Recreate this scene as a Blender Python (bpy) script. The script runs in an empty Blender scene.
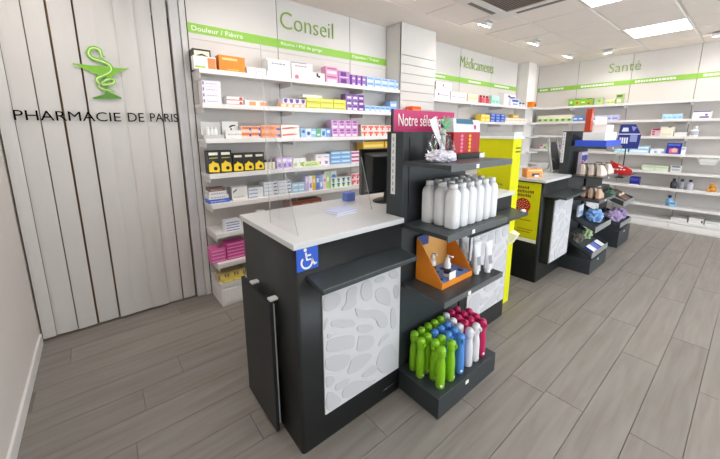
import bpy, math, random
from mathutils import Vector, Matrix, noise
random.seed(7)
sc = bpy.context.scene
COL = sc.collection
R = math.radians

# ------------------------------------------------------------------ camera
YAW, PITCH, ROLL, FPX, CAMH, PPY = .683272, .186233, -.0028137, 322.44, 1.5, 192.464
_f = Vector((math.sin(YAW)*math.cos(PITCH), math.cos(YAW)*math.cos(PITCH), -math.sin(PITCH)))
_r = Vector((math.cos(YAW), -math.sin(YAW), 0)); _u = _r.cross(_f)
_r2 = _r*math.cos(ROLL) + _u*math.sin(ROLL); _u2 = -_r*math.sin(ROLL) + _u*math.cos(ROLL)
cam_d = bpy.data.cameras.new('camera'); cam = bpy.data.objects.new('camera', cam_d); COL.objects.link(cam)
cam_d.sensor_width = 36; cam_d.sensor_fit = 'HORIZONTAL'; cam_d.lens = FPX/720*36
cam_d.shift_y = -(229.5-PPY)/720; cam_d.clip_start = .02
cam.matrix_world = Matrix(((_r2.x, _u2.x, -_f.x, 0), (_r2.y, _u2.y, -_f.y, 0), (_r2.z, _u2.z, -_f.z, CAMH), (0, 0, 0, 1)))
sc.camera = cam
# ------------------------------------------------------------------ world, exposure
w = bpy.data.worlds.new('world'); sc.world = w; w.use_nodes = True
w.node_tree.nodes['Background'].inputs[0].default_value = (.85, .94, 1, 1)
w.node_tree.nodes['Background'].inputs[1].default_value = 4.6
sc.view_settings.view_transform = 'Standard'; sc.view_settings.look = 'None'
sc.view_settings.gamma = 1; sc.view_settings.use_curve_mapping = False
sc.view_settings.exposure = 0.53
sc.cycles.use_denoising = True
sc.cycles.max_bounces = 8; sc.cycles.transparent_max_bounces = 16
PANEL_POWER = 7.0     # radiance of the ceiling LED panels
SPOT_W = 9.0          # watts of each shelf-washing spot

pt = bpy.data.lights.new('window_portal', 'AREA'); pt.shape = 'RECTANGLE'; pt.size = 5.4; pt.size_y = 2.05; pt.cycles.is_portal = True
pto = bpy.data.objects.new('window_portal', pt); COL.objects.link(pto); pto.location = (3.7, -3.2, 1.325); pto.rotation_euler = (R(90), 0, 0)

def ray(px, py):
    return _r2*((px-360)/FPX) + _u2*(-(py-PPY)/FPX) + _f
def at_y(px, py, Y):
    d = ray(px, py); t = Y/d.y; return Vector((d.x*t, Y, CAMH+d.z*t))
def at_x(px, py, X):
    d = ray(px, py); t = X/d.x; return Vector((X, d.y*t, CAMH+d.z*t))
def at_z(px, py, Z):
    d = ray(px, py); t = (Z-CAMH)/d.z; return Vector((d.x*t, d.y*t, Z))

# ------------------------------------------------------------------ materials
def lin(h):
    h = h.lstrip('#'); o = []
    for i in (0, 2, 4):
        c = int(h[i:i+2], 16)/255
        o.append(c/12.92 if c <= .04045 else ((c+.055)/1.055)**2.4)
    return (*o, 1)
_mats = {}
def cm(hexc, rough=.45, metal=0, var=.06, scale=9, bump=0, coat=0, spec=.5, trans=0):
    key = (hexc, rough, metal, var, scale, bump, coat, spec, trans)
    if key in _mats: return _mats[key]
    m = bpy.data.materials.new('paint_'+hexc.lstrip('#')); m.use_nodes = True
    nt = m.node_tree; b = nt.nodes['Principled BSDF']
    tc = nt.nodes.new('ShaderNodeTexCoord'); n = nt.nodes.new('ShaderNodeTexNoise')
    n.inputs['Scale'].default_value = scale; n.inputs['Detail'].default_value = 3
    nt.links.new(tc.outputs['Object'], n.inputs['Vector'])
    mx = nt.nodes.new('ShaderNodeMix'); mx.data_type = 'RGBA'
    c = lin(hexc)
    mx.inputs[6].default_value = (*[x*(1-var) for x in c[:3]], 1)
    mx.inputs[7].default_value = (*[min(1, x*(1+var)) for x in c[:3]], 1)
    nt.links.new(n.outputs['Fac'], mx.inputs[0]); nt.links.new(mx.outputs[2], b.inputs['Base Color'])
    b.inputs['Roughness'].default_value = rough; b.inputs['Metallic'].default_value = metal
    b.inputs['Coat Weight'].default_value = coat; b.inputs['Specular IOR Level'].default_value = spec
    b.inputs['Transmission Weight'].default_value = trans
    if bump:
        bp = nt.nodes.new('ShaderNodeBump'); bp.inputs['Strength'].default_value = bump; bp.inputs['Distance'].default_value = .004
        n2 = nt.nodes.new('ShaderNodeTexNoise'); n2.inputs['Scale'].default_value = scale*14
        nt.links.new(tc.outputs['Object'], n2.inputs['Vector']); nt.links.new(n2.outputs['Fac'], bp.inputs['Height'])
        nt.links.new(bp.outputs['Normal'], b.inputs['Normal'])
    _mats[key] = m; return m
def emit(name, col, s):
    if name in _mats: return _mats[name]
    m = bpy.data.materials.new(name); m.use_nodes = True; nt = m.node_tree
    b = nt.nodes['Principled BSDF']; b.inputs['Base Color'].default_value = (.9, .9, .9, 1)
    b.inputs['Emission Color'].default_value = col; b.inputs['Emission Strength'].default_value = s
    _mats[name] = m; return m
def clear_plastic(name='clear_plastic', tint=(1, 1, 1, 1), gloss=.08):
    if name in _mats: return _mats[name]
    m = bpy.data.materials.new(name); m.use_nodes = True; nt = m.node_tree
    for n in list(nt.nodes):
        if n.type == 'BSDF_PRINCIPLED': nt.nodes.remove(n)
    out = [n for n in nt.nodes if n.type == 'OUTPUT_MATERIAL'][0]
    t = nt.nodes.new('ShaderNodeBsdfTransparent'); t.inputs[0].default_value = tint
    g = nt.nodes.new('ShaderNodeBsdfGlossy'); g.inputs['Roughness'].default_value = .03
    fr = nt.nodes.new('ShaderNodeFresnel'); fr.inputs[0].default_value = 1.45
    mu = nt.nodes.new('ShaderNodeMath'); mu.operation = 'MULTIPLY'; mu.inputs[1].default_value = gloss*6
    mu.use_clamp = True
    mx = nt.nodes.new('ShaderNodeMixShader')
    nt.links.new(fr.outputs[0], mu.inputs[0]); nt.links.new(mu.outputs[0], mx.inputs[0])
    nt.links.new(t.outputs[0], mx.inputs[1]); nt.links.new(g.outputs[0], mx.inputs[2]); nt.links.new(mx.outputs[0], out.inputs[0])
    _mats[name] = m; return m
def plank_mat():
    m = bpy.data.materials.new('grey_oak_laminate'); m.use_nodes = True; nt = m.node_tree; b = nt.nodes['Principled BSDF']
    L = nt.links.new; N = nt.nodes.new
    tc = N('ShaderNodeTexCoord'); oi = N('ShaderNodeObjectInfo')
    mp = N('ShaderNodeMapping'); mp.inputs['Scale'].default_value = (1.0, 11, 1)
    ad = N('ShaderNodeVectorMath'); ad.operation = 'ADD'
    mu = N('ShaderNodeMath'); mu.operation = 'MULTIPLY'; mu.inputs[1].default_value = 40
    L(oi.outputs['Random'], mu.inputs[0]); L(tc.outputs['Object'], ad.inputs[0]); L(mu.outputs[0], ad.inputs[1]); L(ad.outputs[0], mp.inputs[0])
    n = N('ShaderNodeTexNoise'); n.inputs['Scale'].default_value = 2.2; n.inputs['Detail'].default_value = 6; n.inputs['Distortion'].default_value = .5
    L(mp.outputs[0], n.inputs['Vector'])
    cr = N('ShaderNodeValToRGB'); e = cr.color_ramp.elements
    e[0].position = .25; e[0].color = lin('#7e7771'); e[1].position = .75; e[1].color = lin('#928d87')
    L(n.outputs['Fac'], cr.inputs[0])
    hs = N('ShaderNodeHueSaturation'); ma = N('ShaderNodeMapRange'); ma.inputs[3].default_value = .93; ma.inputs[4].default_value = 1.06
    L(oi.outputs['Random'], ma.inputs[0]); L(ma.outputs[0], hs.inputs['Value']); L(cr.outputs[0], hs.inputs['Color']); L(hs.outputs[0], b.inputs['Base Color'])
    b.inputs['Roughness'].default_value = .42
    bp = N('ShaderNodeBump'); bp.inputs['Strength'].default_value = .12; bp.inputs['Distance'].default_value = .002
    L(n.outputs['Fac'], bp.inputs['Height']); L(bp.outputs[0], b.inputs['Normal'])
    return m
WHITE = cm('#eeebe8', .5); WALL = cm('#e4ded8', .75, var=.02, bump=.05); CEIL = cm('#f3e8e0', .85, var=.02, bump=.06)
HEADER = cm('#d9d6d3', .45, var=.02); SHELF = cm('#efecea', .4, var=.02); SHELFBACK = cm('#dbd5d1', .5, var=.02); SEAM = cm('#55514e', .7)
GREEN = cm('#93c94b', .5, var=.03); LETTER = cm('#8cae45', .5, var=.1); OFFW = cm('#f6f6f0', .5)
DARK = cm('#282a2b', .4, var=.08, bump=.03, spec=.28); TOWER = cm('#353b3e', .42, var=.06, bump=.03, spec=.35); DARKER = cm('#26292b', .4); DSHELF = cm('#3a4043', .38, var=.08)
BLACK = cm('#141516', .35); CHROME = cm('#c9cbcc', .25, metal=1); GREYPL = cm('#b9bcbd', .4)
RELIEF = cm('#d2d2d6', .5, var=.02); PEB = cm('#c6c6cb', .5, var=.02)
TOPW = cm('#d2d3d5', .3, var=.02); SLAT = cm('#cfccc9', .7, var=.02, bump=.08)

# ------------------------------------------------------------------ mesh builder
class MB:
    def __init__(s): s.v = []; s.f = []; s.m = []; s.sm = []
    def face(s, pts, m=0, sm=False):
        i = len(s.v); s.v += [tuple(p) for p in pts]; s.f.append(tuple(range(i, i+len(pts)))); s.m.append(m); s.sm.append(sm)
    def box(s, x0, x1, y0, y1, z0, z1, m=0, top=None):
        i = len(s.v)
        s.v += [(x0,y0,z0),(x1,y0,z0),(x1,y1,z0),(x0,y1,z0),(x0,y0,z1),(x1,y0,z1),(x1,y1,z1),(x0,y1,z1)]
        for k, q in enumerate(((0,3,2,1),(4,5,6,7),(0,1,5,4),(1,2,6,5),(2,3,7,6),(3,0,4,7))):
            s.f.append(tuple(i+a for a in q)); s.m.append(top if (k == 1 and top is not None) else m); s.sm.append(False)
        return s
    def hexa(s, p, m=0):
        i = len(s.v); s.v += [tuple(a) for a in p]
        for q in ((0,3,2,1),(4,5,6,7),(0,1,5,4),(1,2,6,5),(2,3,7,6),(3,0,4,7)):
            s.f.append(tuple(i+a for a in q)); s.m.append(m); s.sm.append(False)
        return s
    def prism(s, pts, vec, m=0, side=None, sm=False):
        vec = Vector(vec); a = [Vector(p) for p in pts]; n = len(a); i = len(s.v)
        nrm = Vector((0,0,0))
        for k in range(n): nrm += a[k].cross(a[(k+1) % n])
        if nrm.dot(vec) > 0: a.reverse()
        s.v += [tuple(p) for p in a] + [tuple(p+vec) for p in a]
        s.f.append(tuple(range(i, i+n))); s.f.append(tuple(range(i+2*n-1, i+n-1, -1))); s.m += [m, m]; s.sm += [False, False]
        for k in range(n):
            j = (k+1) % n; s.f.append((i+k, i+n+k, i+n+j, i+j)); s.m.append(m if side is None else side); s.sm.append(sm)
        return s
    def tube(s, p0, p1, r, n=10, r2=None, m=0, cap=True):
        p0 = Vector(p0); p1 = Vector(p1); r2 = r if r2 is None else r2; d = (p1-p0).normalized()
        a = d.orthogonal().normalized(); b = d.cross(a); i = len(s.v)
        for p, rr in ((p0, r), (p1, r2)):
            for k in range(n):
                t = 2*math.pi*k/n; s.v.append(tuple(p + (a*math.cos(t)+b*math.sin(t))*rr))
        for k in range(n):
            j = (k+1) % n; s.f.append((i+k, i+j, i+n+j, i+n+k)); s.m.append(m); s.sm.append(True)
        if cap:
            s.f.append(tuple(i+k for k in range(n-1, -1, -1))); s.f.append(tuple(i+n+k for k in range(n))); s.m += [m, m]; s.sm += [False]*2
        return s
    def path(s, pts, r, n=8, m=0):
        for a, b in zip(pts, pts[1:]): s.tube(a, b, r, n, m=m)
        return s
    def lathe(s, prof, n=20, c=(0,0,0), sx=1, sy=1, m=0, sq=0):
        i = len(s.v); L = len(prof)
        for r, z in prof:
            for k in range(n):
                t = 2*math.pi*k/n; ct, st = math.cos(t), math.sin(t)
                q = 1 if not sq else 1/((abs(ct)**sq+abs(st)**sq)**(1/sq))
                s.v.append((c[0]+r*ct*sx*q, c[1]+r*st*sy*q, c[2]+z))
        for a in range(L-1):
            for k in range(n):
                j = (k+1) % n; s.f.append((i+a*n+k, i+a*n+j, i+(a+1)*n+j, i+(a+1)*n+k)); s.m.append(m); s.sm.append(True)
        s.f.append(tuple(i+k for k in range(n-1, -1, -1))); s.f.append(tuple(i+(L-1)*n+k for k in range(n))); s.m += [m, m]; s.sm += [False]*2
        return s
    def mesh(s, name, mats):
        me = bpy.data.meshes.new(name); me.from_pydata(s.v, [], s.f)
        for x in (mats if isinstance(mats, (list, tuple)) else [mats]): me.materials.append(x)
        for p, m, sm in zip(me.polygons, s.m, s.sm): p.material_index = m; p.use_smooth = sm
        me.update(); return me
    def build(s, name, mats, parent=None, loc=None, rz=0, bevel=0):
        o = bpy.data.objects.new(name, s.mesh(name, mats)); COL.objects.link(o)
        if parent: o.parent = parent
        if loc is not None: o.location = loc
        if rz: o.rotation_euler.z = rz
        if bevel:
            b = o.modifiers.new('bevel', 'BEVEL'); b.width = bevel; b.segments = 2; b.limit_method = 'ANGLE'
        return o
def link(name, me, parent=None, loc=None, rz=0):
    o = bpy.data.objects.new(name, me); COL.objects.link(o)
    if parent: o.parent = parent
    if loc is not None: o.location = loc
    if rz: o.rotation_euler.z = rz
    return o
def tag(o, label, cat, group=None):
    o['label'] = label; o['category'] = cat
    if group: o['group'] = group
    return o
def thing(name, label, cat, loc=(0,0,0), rz=0, group=None):
    o = bpy.data.objects.new(name, None); COL.objects.link(o); o.location = loc; o.rotation_euler.z = rz
    o.empty_display_size = .05
    return tag(o, label, cat, group)
def struct(o, label=None, cat=None):
    o['kind'] = 'structure'
    if label: o['label'] = label
    if cat: o['category'] = cat
    return o
def text_mesh(txt, width=None, height=None, ext=.002, weight=0):
    """flat text in the XZ plane, facing -Y, lower left at 0,0; scaled to the width / height given"""
    cu = bpy.data.curves.new('lettering', 'FONT'); cu.body = txt; cu.extrude = ext; cu.offset = weight; cu.resolution_u = 3
    o = bpy.data.objects.new('lettering', cu); COL.objects.link(o)
    dg = bpy.context.evaluated_depsgraph_get(); dg.update()
    me = bpy.data.meshes.new_from_object(o.evaluated_get(dg)); bpy.data.objects.remove(o); bpy.data.curves.remove(cu)
    xs = [v.co.x for v in me.vertices]; ys = [v.co.y for v in me.vertices]
    x0, x1, y0, y1 = min(xs), max(xs), min(ys), max(ys)
    sx = width/(x1-x0) if width else None; sy = height/(y1-y0) if height else None
    sx = sx or sy; sy = sy or sx
    for v in me.vertices:
        x, y, z = v.co; v.co = ((x-x0)*sx, -z, (y-y0)*sy)
    me.materials.clear(); return me

# ------------------------------------------------------------------ the room
XL, XR, YB, YF, ZC = -.47, 7.08, 3.16, -3.2, 2.76
fl = struct(MB().box(XL-.1, XR+.1, YF-.1, YB+.1, -.12, -.007).build('floor', cm('#7d766f', .8)), 'grey oak laminate plank floor across the whole shop', 'floor')
PM = plank_mat(); PL, PW = 1.22, .19
me_pl = MB().hexa([(.0005,.0005,-.007),(PL-.0005,.0005,-.007),(PL-.0005,PW-.0005,-.007),(.0005,PW-.0005,-.007),
                   (.0016,.0016,0),(PL-.0016,.0016,0),(PL-.0016,PW-.0016,0),(.0016,PW-.0016,0)]).mesh('plank', PM)
_cut = {}
r0 = -8
for j in range(r0, 17):
    y = .02+j*PW
    if y > YB: break
    off = random.uniform(0, PL)
    x = XL-off
    while x < XR:
        a, b = max(x, XL), min(x+PL, XR)
        if b-a > .05:
            if b-a > PL-.001: me = me_pl
            else:
                L = b-a
                me = MB().hexa([(.0005,.0005,-.007),(L-.0005,.0005,-.007),(L-.0005,PW-.0005,-.007),(.0005,PW-.0005,-.007),
                                (.0016,.0016,0),(L-.0016,.0016,0),(L-.0016,PW-.0016,0),(.0016,PW-.0016,0)]).mesh('plank', PM)
            link('plank', me, fl, (a, y, 0))
        x += PL
# walls
wb = struct(MB().box(XL-.1, XR+.1, YB, YB+.1, 0, ZC).build('wall_back', WALL), 'pale wall behind the shelving', 'wall')
MB().box(XL, .58, YB-.012, YB, 0, 2.4).build('door_panel', cm('#8a6a40', .55, var=.2, scale=4), wb)
struct(MB().box(XL-.1, XL, YF, YB, 0, ZC).build('wall_left', WALL), 'plain pale side wall at the left edge', 'wall')
struct(MB().box(XR, XR+.1, YF, YB, 0, ZC).build('wall_right', WALL), 'pale wall behind the far shelving', 'wall')
struct(MB().box(XL, XL+.014, YF, YB-.1, 0, .085).build('baseboard_left', cm('#eeece9', .45), bevel=.003), 'white baseboard along the left wall', 'baseboard')
wf = MB()
wf.box(XL-.1, 1.0, YF-.1, YF, 0, ZC); wf.box(6.4, XR+.1, YF-.1, YF, 0, ZC); wf.box(1.0, 6.4, YF-.1, YF, 2.35, ZC); wf.box(1.0, 6.4, YF-.1, YF, 0, .3)
struct(wf.build('wall_front', WALL), 'wall with shop window behind the viewer', 'wall')
wn = MB()
for x in (1.0, 2.75, 4.55, 6.34): wn.box(x, x+.06, YF-.07, YF-.03, .3, 2.35)
wo = struct(wn.build('window_1', DARK), 'shop window behind the viewer', 'window')
for x in (1.06, 2.81, 4.61): MB().box(x, x+1.69, YF-.055, YF-.049, .3, 2.35).build('pane', clear_plastic('window_glass'), wo)
# ceiling slab, tiles
ce = struct(MB().box(XL-.1, XR+.1, YF-.1, YB+.1, ZC+.004, ZC+.1).build('ceiling', cm('#e9e6e2', .8, var=.01)), 'white suspended ceiling of square tiles', 'ceiling')
MB().box(XL, XR, 2.51, YB, ZC-.004, ZC+.004).build('plaster_border', CEIL, ce)
GX, GY, GP = 5.36, 1.31, .6
LEDS = [(5.36, .71), (3.56, .71), (1.76, .71), (-.04, .71), (5.36, -1.09), (3.56, -1.09), (1.76, -1.09), (-.04, -1.09), (5.36, -2.89), (1.76, -2.89)]
me_t = MB().hexa([(.02,.02,-.001),(.02,.58,-.001),(.58,.58,-.001),(.58,.02,-.001),(.009,.009,.006),(.009,.591,.006),(.591,.591,.006),(.591,.009,.006)]).mesh('ceiling_tile', CEIL)
for i in range(-10, 3):
    for j in range(-7, 2):
        x, y = GX+i*GP, GY+j*GP
        if x < XL-.6 or x > XR-.02: continue
        if any(abs(x-a) < .1 and abs(y-b) < .1 for a, b in LEDS): continue
        if i in (-4,) and j == 0: continue
        if x < XL or x+.6 > XR:
            a, b = max(x, XL)-x+.005, min(x+.6, XR)-x-.005
            if b-a < .05: continue
            me = MB().box(a, b, .009, .591, -.001, .006).mesh('ceiling_tile', CEIL)
        else: me = me_t
        link('ceiling_tile', me, ce, (x, y, ZC-.003))
LEDM = emit('led_diffuser', (1, .975, .95, 1), PANEL_POWER)
me_lf = MB(); 
for a in ((0,.6,0,.02),(0,.6,.58,.6),(0,.02,.02,.58),(.58,.6,.02,.58)): me_lf.box(*a, -.006, .006)
me_lf = me_lf.mesh('frame', WHITE); me_ld = MB().box(.02, .58, .02, .58, -.002, .006).mesh('diffuser', LEDM)
LEDLAB = ['square white LED ceiling panel glowing above the far right shelves', 'square white LED ceiling panel cut by the top edge of the photo']
for k, (x, y) in enumerate(LEDS):
    t = thing('ceiling_light_panel', LEDLAB[k] if k < 2 else 'square white LED ceiling panel outside the picture, part of the ceiling grid', 'ceiling light', (x, y, ZC-.003), group='LED ceiling panels' if k < 2 else 'LED ceiling panels out of view')
    link('frame', me_lf, t); link('diffuser', me_ld, t)
# air conditioning cassette
ac = thing('air_conditioning_cassette', 'air conditioning cassette with brown slatted grille in the ceiling', 'air conditioner', (3.25, 1.60, ZC))
b = MB()
for a in ((-.47,.47,-.47,-.30),(-.47,.47,.30,.47),(-.47,-.30,-.30,.30),(.30,.47,-.30,.30)): b.box(*a, -.022, -.004)
b.build('surround', cm('#e6e1dc', .6), ac, bevel=.004)
MB().box(-.30, .30, -.30, .30, -.012, -.005).build('backing', cm('#7a6d64', .7), ac)
me_sl = MB().hexa([(-.3,0,-.02),(.3,0,-.02),(.3,.012,-.013),(-.3,.012,-.013),(-.3,0,-.017),(.3,0,-.017),(.3,.012,-.010),(-.3,.012,-.010)]).mesh('grille_slat', cm('#a3948a', .6))
for k in range(24): link('grille_slat', me_sl, ac, (0, -.295+k*.025, 0))
for (x0,x1,y0,y1) in ((-.23,.23,.375,.42),(-.23,.23,-.42,-.375),(.375,.42,-.23,.23),(-.42,-.375,-.23,.23)):
    MB().box(x0, x1, y0, y1, -.026, -.018).build('air_slot', cm('#7d746d', .6), ac)
# adjustable spots
SPM = emit('spot_lens', (1, .95, .88, 1), 30)
def spot(x, y, aim, label):
    t = thing('ceiling_spotlight', label, 'spotlight', (x, y, ZC), math.atan2(aim[1]-y, aim[0]-x), 'square ceiling spotlights washing the shelves')
    m = MB()
    for a in ((-.085,.085,-.085,-.065),(-.085,.085,.065,.085),(-.085,-.065,-.065,.065),(.065,.085,-.065,.065)): m.box(*a, -.012, -.003)
    m.build('bezel', WHITE, t)
    ca, sa = math.cos(R(24)), math.sin(R(24))
    h = [(-.06,-.06,-.035),(.06,-.06,-.035),(.06,.06,-.035),(-.06,.06,-.035),(-.06,-.06,.005),(.06,-.06,.005),(.06,.06,.005),(-.06,.06,.005)]
    hh = []
    for px, py, pz in h:   # head tipped so that its lens looks towards +x (the shelves)
        X = px*ca - pz*sa; Z = px*sa + pz*ca; hh.append((X, py, Z-.012))
    MB().hexa(hh).build('lamp_head', WHITE, t)
    l = []
    for px, py in ((-.05,-.05),(.05,-.05),(.05,.05),(-.05,.05)):
        for pz in (-.0395,):
            l.append((px*ca - pz*sa, py, px*sa + pz*ca - .012))
    l2 = [(a, b_, c+.003) for a, b_, c in l]
    MB().hexa(l+l2).build('lens', SPM, t)
    ld = bpy.data.lights.new('spot_beam', 'SPOT'); ld.energy = SPOT_W; ld.color = (1, .92, .85); ld.spot_size = R(115); ld.spot_blend = .9; ld.shadow_soft_size = .05
    lo = bpy.data.objects.new('spot_beam', ld); COL.objects.link(lo); lo.parent = t
    lo.location = (.05, 0, -.09)
    d = Vector((math.hypot(aim[0]-x, aim[1]-y), 0, aim[2]-ZC)).normalized()
    lo.rotation_euler = d.to_track_quat('-Z', 'Y').to_euler()
for k, x in enumerate((-.2, 1.1, 2.4, 3.7, 5.0, 6.3)):
    lab = {3: 'tilted square ceiling spotlight nearest the air conditioning cassette', 4: 'square ceiling spotlight between the cassette spotlight and the corner pillar', 5: 'square ceiling spotlight nearest the corner pillar'}.get(k, ['square ceiling spotlight over the slat blind, above the picture', 'square ceiling spotlight over the first shelf unit, above the picture', 'square ceiling spotlight beside the grooved column, above the picture'][min(k, 2)])
    spot(x, 2.22, (x, 3.0, 1.6), lab)
for k, y in enumerate((1.70, .53, -.65)):
    spot(6.40, y, (7.0, y, 1.6), ['square ceiling spotlight above the far header lettering', 'square ceiling spotlight at the right edge beyond the LED panel', 'square ceiling spotlight over the far shelves, outside the picture'][k])

# ------------------------------------------------------------------ vertical blind with the shop name
BX = [-.46, -.385, -.266, -.143, -.005, .106, .225, .337, .456, .565]
bl = thing('vertical_blind', 'closed white vertical slat blind printed with black shop name and green emblem', 'blind', (0, 3.10, 0))
MB().box(XL+.01, .6, -.03, .03, ZC-.045, ZC-.006).build('head_rail', cm('#d5d2cf', .4), bl)
TILT = [2, -3, 2, 3, 3, 3, -2, -2, 3]
for k in range(len(BX)-1):
    x0, x1 = BX[k], BX[k+1]; wd = (x1-x0)/2-.002 + (.008 if k in (1, 5, 6) else 0)
    gap = {1: .012, 2: .009, 3: .008, 4: .006, 8: .008}.get(k, 0); wd -= gap*.5
    m = MB(); n = 6
    ang = R(TILT[k]); bow = .004
    def P(i, z, dy):
        u = -1+2*i/n; x = u*wd; y = -bow*(1-u*u)+dy
        return (x*math.cos(ang)-y*math.sin(ang), x*math.sin(ang)+y*math.cos(ang), z)
    for i in range(n):
        m.face([P(i,.018,0), P(i+1,.018,0), P(i+1,ZC-.045,0), P(i,ZC-.045,0)], 0, True)
        m.face([P(i+1,.018,.0015), P(i,.018,.0015), P(i,ZC-.045,.0015), P(i+1,ZC-.045,.0015)], 0, True)
    for i in (0, n):
        m.face([P(i,.018,0), P(i,.018,.0015), P(i,ZC-.045,.0015), P(i,ZC-.045,0)])
    s_ = m.build('slat', SLAT, bl, ((x0+x1)/2, .006 if k % 2 else 0, 0))
INK = cm('#0d0c0d', .9, spec=.1); EMB = cm('#7cb82f', .45, var=.12, scale=30); EMBD = cm('#4f8a1d', .45)
def letters(parent, txt, x0, x1, y, z0, h, mat_, name='lettering', weight=0):
    me = text_mesh(txt, x1-x0, h, .001, weight); me.materials.append(mat_); return link(name, me, parent, (x0, y, z0))
letters(bl, 'PHARMACIE', -.385, .178, -.022, 1.580, .066, INK)
letters(bl, 'DE', .222, .326, -.022, 1.581, .066, INK)
letters(bl, 'PARIS', .366, .562, -.022, 1.583, .066, INK)
# emblem: bowl with a snake around its stem
e = MB(); ey = -.022
def ribbon(mb, pts, ws, y, t=.0015, m=0):
    n = len(pts)
    for k in range(n-1):
        q = []
        for a in (k, k+1):
            p = Vector(pts[a]); d = (Vector(pts[min(a+1, n-1)])-Vector(pts[max(a-1, 0)])).normalized(); nn = Vector((-d.y, d.x)); wv = ws[a] if isinstance(ws, (list, tuple)) else ws
            q.append((p+nn*wv, p-nn*wv))
        mb.prism([(q[0][0].x, y, q[0][0].y), (q[0][1].x, y, q[0][1].y), (q[1][1].x, y, q[1][1].y), (q[1][0].x, y, q[1][0].y)], (0, t, 0), m)
def spl(pts, n=8):
    P = [Vector(p) for p in pts]; o = []
    for i in range(len(P)-1):
        a, b_, c, d = P[max(i-1, 0)], P[i], P[i+1], P[min(i+2, len(P)-1)]
        for k in range(n):
            t = k/n; o.append(.5*((2*b_)+(c-a)*t+(2*a-5*b_+4*c-d)*t*t+(3*b_-a-3*c+d)*t**3))
    o.append(P[-1]); return o
# pixel frame of the emblem: crop 516 wide over 90 px -> metres
def em(u, v):
    p = at_y(60+u/5.733, 30+v/5.733, 3.1); return Vector((p.x, p.z))
bowl = [em(*p) for p in ((72,192),(110,197),(180,206),(250,208),(300,217),(350,222),(398,222),(372,234),(335,244),(310,262),(285,276),(248,268),(195,252),(130,222),(100,206),(74,202))]
mb = MB(); mb.prism([(p.x, ey+.0008, p.y) for p in bowl], (0, .0015, 0)); mb.build('emblem_bowl', EMB, bl)
mb = MB(); mb.prism([(p.x, ey+.0008, p.y) for p in [em(*q) for q in ((258,270),(272,270),(276,355),(352,388),(352,396),(188,396),(188,388),(256,370))]], (0, .0015, 0)); mb.build('emblem_stem', EMBD, bl)
sn = spl([em(*p) for p in ((258,152),(245,162),(236,150),(228,120),(200,106),(172,112),(164,140),(190,166),(240,182),(285,205),(290,238),(250,262),(212,280),(222,304),(262,314),(304,306),(308,286),(276,284),(246,300),(222,322),(246,340),(300,352),(314,362))])
nS = len(sn); ribw = [.004+.0095*min(1, (i/nS)*6)*(1-.62*max(0, (i/nS-.35)/.65)) for i in range(nS)]
mb = MB(); ribbon(mb, sn, ribw, ey-.001); mb.build('emblem_snake', EMB, bl)
mb = MB(); ribbon(mb, sn, [x*.28 for x in ribw], ey-.0018); mb.build('emblem_highlight', cm('#cfe8a0', .5), bl)
# grey return panel between blind and shelves
struct(MB().box(.575, .645, 3.088, YB, 0, ZC-.004).build('trim_1', cm('#cfcdce', .6), bevel=.006), 'pale grey vertical trim between blind and shelves', 'trim')
struct(MB().box(.648, .692, 3.075, YB, 0, ZC-.004).build('trim_2', cm('#d9d7d6', .6), bevel=.004), 'narrow pale upright beside the first shelf unit', 'trim')

# ------------------------------------------------------------------ shelving
ZS = [1.99, 1.725, 1.445, 1.155, .90, .655, .39, .205]     # shelf tops
ZM = [1.935, 1.65, 1.39, 1.11, .86, .61, .36, .16]
ZT_ = [1.945, 1.672, 1.417, 1.152, .878, .632, .355, .145]
def shelf_unit(wd, loc, rz, label, group, band_txt, seam_l=True, bars=None, depth=.26, deep=.34, zl=None, band=(2.305, 2.382), bh=.165):
    """local frame: x 0..wd, back at y=0, front towards -y"""
    t = thing('shelving_unit', label, 'shelving', loc, rz, group)
    g = .0025
    MB().box(g, wd-g, -.012, 0, .1, 2.26).build('back_panel', SHELFBACK, t)
    MB().box(g, wd-g, -.014, 0, 2.262, ZC-.006).build('header_panel', HEADER, t)
    MB().box(-g, g, -.009, 0, .1, ZC-.006).build('joint_strip', SEAM, t)
    bd = MB().box(0, wd, -.018, -.0145, band[0], band[1]).build('green_band', GREEN, t)
    if band_txt:
        x0, x1, s = band_txt; letters(bd, s, x0, x1, -.0192, band[0]+.02, .038, OFFW)
    for (x0, x1) in (bars or ()):
        mm = MB(); x = x0
        while x < x1:
            ww = random.uniform(.02, .05); mm.box(x, min(x+ww, x1), -.0192, -.0182, band[0]+.022, band[1]-.022); x += ww+.009
        mm.build('lettering', OFFW, bd)
    for k, z in enumerate(zl or ZS):
        dp = depth if k < 3 else (depth+.03 if k < 5 else deep)
        sh = MB().box(0, wd, -dp, -.012, z-.022, z)
        sh.box(0, wd, -dp-.004, -dp, z-.034, z+.003)
        sh.build('shelf', SHELF, t)
        MB().box(.004, .012, -dp+.02, -.012, z-.07, z-.022).build('bracket', cm('#dfdcda', .5), t)
    bs = MB().box(0, wd, -deep, -.012, 0, bh).build('base', SHELF, t)
    MB().box(.02, wd-.02, -deep-.008, -deep, 0.02, bh-.015).build('drawer_front', cm('#f4f2f0', .4), bs, bevel=.003)
    return t
CONS = [(.70, 1.49), (1.492, 2.37), (2.372, 2.935)]
lab = ['white wall shelf unit beside the slat blind, first under the Conseil header', 'white wall shelf unit carrying the Conseil lettering', 'narrow white wall shelf unit beside the grooved column']
bt = [(.03, .45, 'Douleur / Fièvre'), (.03, .50, 'Rhume / Mal de gorge'), (.03, .44, 'Digestion / Transit')]
for k, (a, b) in enumerate(CONS):
    shelf_unit(b-a, (a, 3.1, 0), 0, lab[k], 'shelf units under the Conseil header', bt[k])
MEDI = [(3.59, 4.51), (4.512, 5.43), (5.432, 6.36)]
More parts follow.
